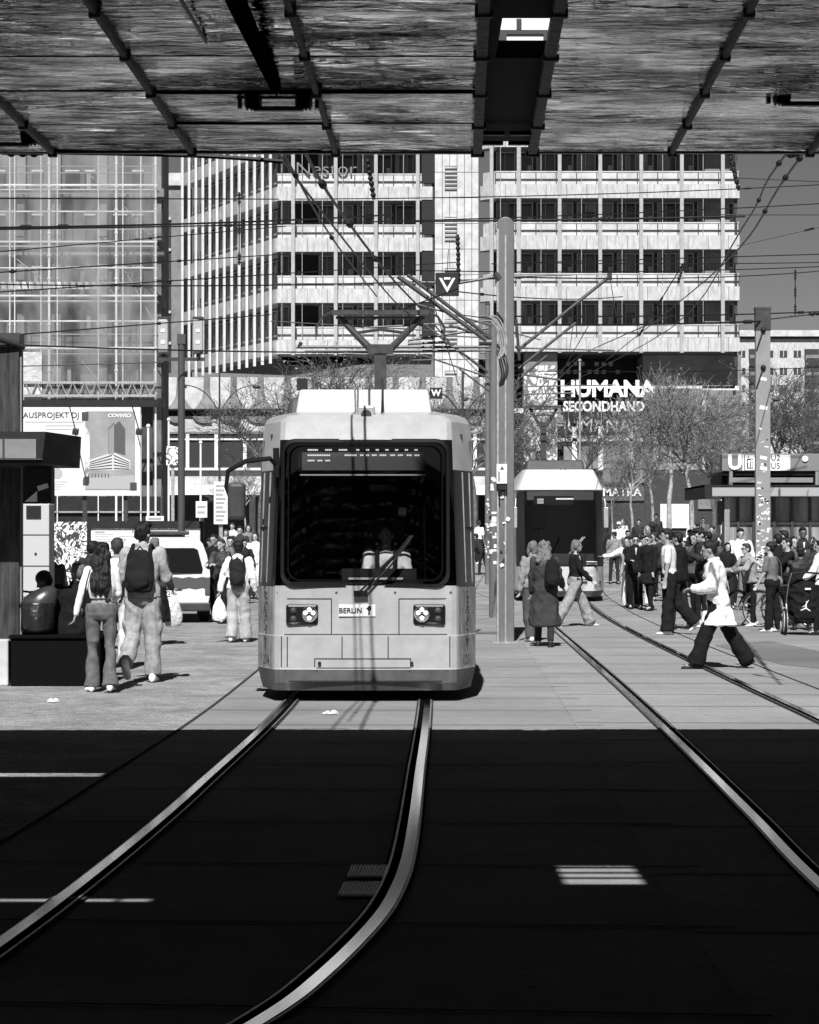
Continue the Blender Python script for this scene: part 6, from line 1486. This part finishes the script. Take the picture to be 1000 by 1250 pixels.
# --- right of the tram
P(584, 86, 1.74, -20, 'far person in a white top right behind the tram, next to the farthest mast', dict(l=(18, 8), r=(-14, 12)), ('tee', .7), ('loose', .02), ('short', .03), 'w', .3, fem=True)
P(589, 78, 1.5, 60, 'small dark figure bending beside the farthest mast', dict(lean=30), ('jacket', .03), ('slim', .02), ('short', .008), 'b', .3)
p = P(651, 36.0, 1.62, 25, 'blonde person in a beige jacket half hidden by the woman in the long coat', dict(l=(2, 20), r=(10, 4), la=(-5, 12, 10, 3)), ('jacket', .26), ('loose', .08), ('bob', .12), 'w', .42, fem=True)
p = P(665, 34.3, 1.62, -8, 'woman with wavy hair in a long dark belted coat walking away by the near mast', dict(l=(8, 3), r=(-6, 16), ra=(20, 12, 30, 5)), ('longcoat', .045), ('slim', .03), ('curly', .12), 'b', .42, fem=True, wide=1.1)
backpack(p, 'black tote backpack slung on the right shoulder of the woman in the long coat', .012, side=.14, strap=False, s=.8)
P(702, 42.4, 1.70, -78, 'woman in black top and wide pale jeans striding right before the second tram', dict(l=(26, 6), r=(-24, 10), la=(12, 5, 60, 20), ra=(10, 8, 40, 10), lean=2), ('shirt', .012), ('wide', .3, 'denim'), ('bob', .12), 'w', .42, fem=True)
# --- right crowd, near
p = P(877, 28.4, 1.68, 88, 'woman in a long white tunic jacket and wide black trousers striding left across the tracks', dict(l=(23, 4), r=(-23, 8), la=(8, 8, 75, 30), ra=(-24, 26, 25, 0), lean=8, nod=14, coat2=1), ('coat', .72), ('wide', .01), ('bun', .008), 'b', .3, fem=True, detail=.010, wide=1.2)
P(818, 38.7, 1.83, 84, 'man in a pale T-shirt and wide black trousers walking left beside the rails', dict(l=(4, 2), r=(-16, 28), la=(2, 6, 6, 0), ra=(-5, 5, 20, 4), lean=4), ('tee', .6), ('wide', .012), ('short', .008), 'w', .3)
P(829, 41, 1.78, 60, 'person in a black puffer jacket right behind the man in the T-shirt', dict(), ('blouson', .012), ('slim', .02), ('short', .008), 'b', .3)
P(776, 53, 1.76, 178, 'man in a black suit and sunglasses standing with friends', dict(l=(10, 3), r=(-8, 8), ra=(20, 5, 70, 25), shades=1), ('suit', .012), ('slim', .012), ('short', .008), 'b', .42)
P(767, 54.5, 1.72, 150, 'man in white trousers and a dark waistcoat with a pale sleeve stretched left', dict(la=(60, 10, 25, 10), ra=(60, 30, 20, -10), l=(6, 2), r=(-6, 4)), ('shirt', .72), ('wide', .72), ('short', .008), 'b', .42)
P(772, 54.0, 1.71, 165, 'man in a black vest in front of the pale sleeve', dict(), ('vest', .015), ('slim', .015), ('short', .008), 'b', .3)
P(793, 52, 1.76, 130, 'bearded man in a black coat turned left beside the man in sunglasses', dict(turn=10, shades=1), ('coat', .012), ('slim', .012), ('short', .03), 'b', .42)
P(786, 55, 1.74, 185, 'person with white trousers showing between two men in black', dict(l=(10, 4), r=(-12, 6)), ('jacket', .02), ('wide', .72), ('short', .008), 'w', .42)
P(860, 42, 1.86, 110, 'tall dark haired man in an open dark jacket looking at his hands', dict(la=(35, 5, 80, 30), ra=(30, 5, 80, 30), nod=25, l=(4, 2), r=(-6, 8)), ('jacket', .03), ('slim', .012), ('tall', .008), 'w', .42, wide=1.1)
P(849, 46, 1.78, 140, 'man in a grey vest just left of the tall man in the open jacket', dict(ra=(30, 5, 70, 20)), ('jacket', .09), ('slim', .012), ('short', .008), 'b', .3)
P(824, 56, 1.78, 175, 'person in a white T-shirt and dark cap behind the man in the T-shirt', dict(), ('tee', .75), ('slim', .02), ('cap', .008), 'b', .42)
P(805, 60, 1.80, 185, 'person in sunglasses and a flat dark hat in the middle of the crowd', dict(shades=1), ('jacket', .03), ('slim', .02), ('cap', .008), 'b', .42)
P(798, 64, 1.82, 150, 'person with curly hair behind the hat wearer', dict(), ('jacket', .25), ('slim', .02), ('bob', .03), 'b', .42)
P(756, 80, 1.78, 165, 'far person in a white top and pale cap at the left end of the crowd', dict(), ('jacket', .7), ('slim', .05), ('cap', .75), 'w', .42)
P(766, 76, 1.60, 200, 'far person in a checked coat at the left end of the crowd', dict(), ('coat', .12, 'print'), ('slim', .02), ('short', .008), 'b', .42)
P(790, 74, 1.80, 180, 'far blonde person behind the bearded man', dict(), ('jacket', .35), ('slim', .05), ('bob', .32), 'b', .42)
P(780, 84, 1.78, 170, 'far dark haired person above the man in the black vest', dict(), ('jacket', .04), ('slim', .05), ('short', .008), 'b', .3)
P(801, 90, 1.92, 175, 'farthest tall person under the pale-trunked trees', dict(), ('jacket', .08), ('slim', .05), ('short', .008), 'b', .3)
P(746, 88, 1.5, 250, 'far stooping person by the second tram\'s right side', dict(lean=25, l=(20, 10), r=(-18, 20)), ('jacket', .06), ('slim', .04), ('short', .03), 'b', .3)
P(842, 70, 1.80, 190, 'far person in black right of the thickest tree trunk', dict(), ('jacket', .02), ('slim', .02), ('short', .008), 'b', .3)
P(852, 76, 1.80, 165, 'far person in a patterned jacket right of the thickest tree trunk', dict(), ('jacket', .2, 'print'), ('slim', .02), ('short', .008), 'b', .42)
P(866, 62, 1.86, 30, 'far person in a black hood left of the pavilion', dict(), ('hoodie', .015), ('slim', .02), ('short', .008), 'b', .3)
P(878, 58, 1.72, 170, 'woman in a dark printed dress left of the man in the white jacket', dict(), ('coat', .04, 'print'), ('slim', .02), ('bob', .008), 'b', .42, fem=True)
P(888, 53, 1.58, 190, 'short person in a black scarf between the white tunic and the white jacket', dict(), ('jacket', .015), ('slim', .02), ('bob', .008), 'b', .42, fem=True)
P(904, 54, 1.92, 178, 'man in a white zip jacket facing us left of the wide mast', dict(la=(5, 12, 10, 4), ra=(5, 12, 10, 4), nod=10), ('jacket', .76), ('slim', .02), ('short', .008), 'b', .42, wide=1.05)
p = P(918, 42.4, 1.58, 112, 'older person in sunglasses and a pale grey jacket leaning on a bicycle handlebar', dict(la=(45, 8, 35, 10), ra=(40, 10, 40, 10), lean=12, shades=1, l=(4, 3), r=(-6, 6)), ('jacket', .3), ('slim', .012), ('short', .03), 'w', .42, wide=1.12)
p = P(943, 39.8, 1.60, 60, 'woman in a grey T-shirt with a grey shoulder bag and white sneakers', dict(la=(10, 6, 20, 5), ra=(50, 10, 70, 5), lean=4, l=(3, 2), r=(-5, 5)), ('tee', .16), ('loose', .012), ('bun', .008), 'w', .42, fem=True, wide=1.15)
o, (A, J, up, sc) = p; q = MB(); q.ell((.21, -.02, 1.0), (.05, .12, .12), 12, 8); q.tube([(.19, -.12, 1.12), (.1, -.14, 1.35), (-.02, -.1, 1.47), (.02, .08, 1.44), (.19, .02, 1.12)], .012, 6)
b = q.build('shoulder_bag', cloth(.18), smooth=True, fix=False); b.scale = (sc,)*3; b.location = o.location; b.rotation_euler = o.rotation_euler; tag(b, 'grey slouchy bag on the shoulder of the woman in the grey T-shirt', 'bag')
P(951, 47, 1.76, 20, 'person in a black cap and black top right of the wide mast', dict(), ('jacket', .012), ('slim', .012), ('cap', .008), 'b', .3)
P(958, 50, 1.85, 35, 'dark haired man in black seen from behind under the pavilion roof', dict(turn=40), ('shirt', .015), ('slim', .02), ('short', .008), 'b', .42)
P(980, 50, 1.92, 180, 'man with dark skin in a dark coat with pale collar under the pavilion roof', dict(), ('suit', .03), ('slim', .02), ('short', .008), 'b', .12)
P(991, 48, 1.70, 200, 'person in a headscarf at the right edge beneath the pavilion roof', dict(), ('jacket', .06), ('slim', .02), ('bob', .03), 'b', .42, fem=True)
P(978, 40.6, 1.50, 10, 'person in a dark patterned jacket behind the black pushchair', dict(la=(30, 8, 40, 10), ra=(30, 8, 40, 10)), ('jacket', .03, 'print'), ('slim', .012), ('beanie', .008), 'b', .3, wide=1.2)
P(963, 43, 1.68, 100, 'person in black with a raised forearm behind the woman in the grey T-shirt', dict(la=(50, 10, 80, 10)), ('shirt', .012), ('slim', .012), ('short', .008), 'b', .42)
P(1004, 38.5, 1.62, 60, 'person in a white jacket cut by the right edge of the view', dict(la=(20, 10, 30, 5)), ('jacket', .75), ('slim', .012), ('short', .008), 'b', .42)
for i, (px, d, h, f, lb, tp, lg, hr) in enumerate((
 (750, 72, 1.68, 190, 'far person with a flat cap beside the second tram, leftmost of the crowd', ('jacket', .3), ('slim', .03), ('cap', .03)),
 (760, 92, 1.7, 170, 'far person in pale clothes under the lettered awning', ('shirt', .6), ('slim', .3), ('bob', .12)),
 (784, 66, 1.74, 200, 'woman with a white scarf between the two men in sunglasses', ('coat', .5), ('slim', .03), ('bob', .008)),
 (812, 72, 1.76, 160, 'far bald man in grey behind the dark flat hat', ('jacket', .2), ('slim', .03), ('bald', .03)),
 (818, 62, 1.80, 185, 'person in a striped dark top peeping over the pale T-shirt', ('shirt', .06, 'print'), ('slim', .03), ('short', .03)),
 (834, 64, 1.66, 200, 'person in a pale cap right of the puffer jacket', ('jacket', .08), ('slim', .03), ('cap', .6)),
 (846, 90, 1.72, 170, 'far woman in white behind the thickest trunk', ('coat', .7), ('slim', .3), ('bob', .03)),
 (858, 88, 1.78, 190, 'far person in grey right beside the thickest trunk', ('jacket', .25), ('slim', .03), ('short', .03)),
 (870, 74, 1.80, 150, 'far person in a dark coat by the pavilion glass corner', ('coat', .04), ('slim', .03), ('short', .008)),
 (884, 70, 1.72, 185, 'person with dark glasses just left of the white zip jacket', ('jacket', .05), ('slim', .03), ('bob', .008)),
 (968, 46, 1.70, 200, 'woman with a fringe before the pavilion mullions', ('jacket', .1), ('slim', .03), ('bob', .008)),
 (996, 44, 1.64, 160, 'person with wavy hair just above the pushchair handle at the right edge', ('jacket', .04), ('slim', .03), ('curly', .03)),
 (298, 58, 1.66, 200, 'person in a black jacket right behind the beanie of the white hoodie', ('jacket', .02), ('slim', .02), ('short', .008)),
 (284, 78, 1.8, 170, 'far person in a plain pale jacket above the white hoodie', ('jacket', .5), ('slim', .1), ('short', .03)),
 (266, 64, 1.7, 185, 'person in a grey hooded top beside the tall man all in black', ('hoodie', .2), ('slim', .05), ('beanie', .03)))):
    P(px, d, h, f, lb, dict(la=(10+i*3 % 30, 8, 20+i*11 % 60, 10), l=(4, 2), r=(-5, 5), shades=i % 4 == 3), tp, lg, hr, 'b', .42 if i % 3 else .3)
# --- bicycles and pushchair
def bicycle(px, d, rz, label, s=1.0):
    t = thing('bicycle', (X(px, d), d, 0), label, 'bicycle', rz=R(rz), group='bicycles at the right')
    for x_ in (-.52, .52):
        q = MB()
        q.tube([(x_+.33*cos(a), 0, .34+.33*sin(a)) for a in [2*pi*i/28 for i in range(29)]], .014, 6); o = q.build('wheel', rubber, t, smooth=True, fix=False)
        q = MB(); q.tube([(x_+.315*cos(a), 0, .34+.315*sin(a)) for a in [2*pi*i/28 for i in range(29)]], .008, 5)
        for k in range(14): a = 2*pi*k/14; q.cyl((x_, 0, .34), (x_+.31*cos(a), 0, .34+.31*sin(a)), .0025, n=3)
        q.cyl((x_, -.03, .34), (x_, .03, .34), .025, n=10); q.build('rim', galv, o, fix=False)
        q = MB(); q.tube([(x_+.36*cos(a), 0, .34+.36*sin(a)) for a in [R(20+140*i/10) for i in range(11)]], .02, 5); q.build('mudguard', black, t, smooth=True, fix=False)
    q = MB()
    for a, b in (((-.52, .34), (-.08, .30)), ((-.52, .34), (-.18, .80)), ((-.08, .30), (-.18, .82)), ((-.08, .30), (.36, .72)), ((-.18, .78), (.34, .84)), ((.34, .90), (.38, .66)), ((.38, .66), (.52, .34)), ((.34, .9), (.31, 1.02))): q.cyl((a[0], 0, a[1]), (b[0], 0, b[1]), .017, n=8)
    q.build('frame', dsteel, t)
    q = MB(); q.tube([(.22, -.28, 1.0), (.3, -.2, 1.04), (.31, 0, 1.02), (.3, .2, 1.04), (.22, .28, 1.0)], .013, 6); q.build('handlebar', black, t, smooth=True, fix=False)
    q = MB(); q.ell((-.2, 0, .87), (.13, .08, .035), 12, 6); q.build('saddle', black, t, smooth=True)
    q = MB(); q.wheel((-.08, .02, .30), .09, .01, 'y'); q.cyl((-.08, .05, .30), (.02, .05, .18), .01, n=6); q.box(-.02, .07, .05, .13, .17, .19); q.build('pedals', galv, t)
bicycle(922, 42.9, 40, 'dark bicycle held by the older person in the pale grey jacket')
bicycle(960, 42.0, -25, 'bicycle half hidden behind the woman in the grey T-shirt')
bicycle(26, 26.8, 80, 'bicycle behind the left column with only its handlebar clear')
bicycle(872, 50, 60, 'bicycle behind the woman in the white tunic')
d = 38.6
t = thing('pushchair', (X(982, d), d, 0), 'black fabric covered pushchair with white wheels and a leaping figure emblem', 'pushchair', rz=R(-4))
q = MB(); rs = []
for z_, wx, wy in ((.22, .20, .2), (.3, .25, .26), (.6, .27, .28), (.85, .27, .26), (1.05, .24, .22), (1.15, .16, .15)): rs.append([(wx*cos(a)*(1.05 if abs(cos(a)) > .6 else 1), wy*sin(a), z_) for a in [2*pi*i/18 for i in range(18)]])
q.rings(rs); blobobj(q, 'cover', cloth(.012), t, .015, 1.0, ('wr', .02, 2, 7, 1), 1)
for s in (-1, 1):
    for y_, r_ in ((.0, .24), (.55, .13)):
        q = MB(); q.wheel((s*.34, y_-.1, r_), r_, .045, 'x'); o = q.build('wheel', rubber, t, smooth=30)
        q = MB(); q.wheel((s*.34, y_-.1, r_), r_*.75, .06, 'x', prof=[(.8, -.5), (1, -.5), (1, .5), (.8, .5)]); 
        for k in range(5): a = 2*pi*k/5; q.cyl((s*.34, y_-.1, r_), (s*.34, y_-.1+r_*.7*sin(a), r_+r_*.7*cos(a)), .012, n=6)
        q.build('rim', white, o)
    q = MB(); q.tube([(s*.31, -.1, .24), (s*.3, .1, .55), (s*.28, -.2, .95), (s*.25, -.32, 1.08)], .014, 6); q.build('frame_tube', galv, t, smooth=True)
q = MB(); q.tube([(-.25, -.32, 1.08), (0, -.36, 1.1), (.25, -.32, 1.08)], .018, 6); q.box(-.34, .34, -.12, -.08, .22, .26); q.build('handle', black, t)
q = MB()   # leaping figure emblem: head, outstretched arms and legs
for a, b, w in (((0, .47), (.0, .56), .016), ((0, .54), (.045, .62), .009), ((0, .53), (-.06, .50), .009), ((0, .48), (.075, .43), .013), ((0, .48), (-.09, .44), .013)): q.cyl((a[0], -.275, a[1]), (b[0], -.275, b[1]), w, w*.7, n=6)
q.ell((.01, -.275, .585), (.015, .01, .017), 8, 6); q.build('emblem', white, t, fix=False)
q = MB(); q.box(-.02, .08, -.30, -.28, .80, .83); q.build('tag', white, t)
# ------------------------------------------------------------------ turn queued curves and remeshed bodies into plain meshes
bpy.context.view_layer.update()
dg = bpy.context.evaluated_depsgraph_get()
new = []
for o, how in QUEUE:
    new.append((o, how, bpy.data.meshes.new_from_object(o.evaluated_get(dg), preserve_all_data_layers=True, depsgraph=dg)))
for o, how, me in new:
    if how == 'text':
        n = bpy.data.objects.new(o.name, me); col.objects.link(n); n.parent = o.parent; n.location = o.location; n.rotation_euler = o.rotation_euler; n.scale = o.scale
        for k in o.keys():
            if k in ('label', 'category', 'group'): n[k] = o[k]
        nm = o.name; bpy.data.objects.remove(o); n.name = nm; continue
    o.modifiers.clear(); old = o.data; nm = old.name; o.data = me; bpy.data.meshes.remove(old); me.name = nm
    disp = how[1]
    if disp:
        kind, amp, seed, fr, st_ = disp; sd_ = Vector((seed, seed*1.7, seed*.3)); nf = noise.noise
        co = [0.0]*(3*len(me.vertices)); me.vertices.foreach_get('co', co)
        no = [0.0]*(3*len(me.vertices)); me.vertex_normals.foreach_get('vector', no)
        for i in range(0, len(co), 3):
            x, y, z = co[i], co[i+1], co[i+2]
            if kind == 'wr':      # folds: ridged noise, elongated
                a = 1-abs(nf(Vector((x*fr*.7+z*1.5, y*fr*.7, z*fr*st_))+sd_))*2; b_ = nf(Vector((x*fr*2.2, y*fr*2.2, z*fr*2.2))+sd_)
                v = amp*((a-.45)*1.3+.35*b_)
            else:
                v = amp*(nf(Vector((x*fr, y*fr, z*fr*.5))+sd_)+.6*nf(Vector((x*fr*2.3, y*fr*2.3, z*fr))+sd_))
            co[i] += no[i]*v; co[i+1] += no[i+1]*v; co[i+2] += no[i+2]*v
        me.vertices.foreach_set('co', co)
    me.polygons.foreach_set('use_smooth', [True]*len(me.polygons)); me.update()
print('people and text done; objects', len(col.objects))
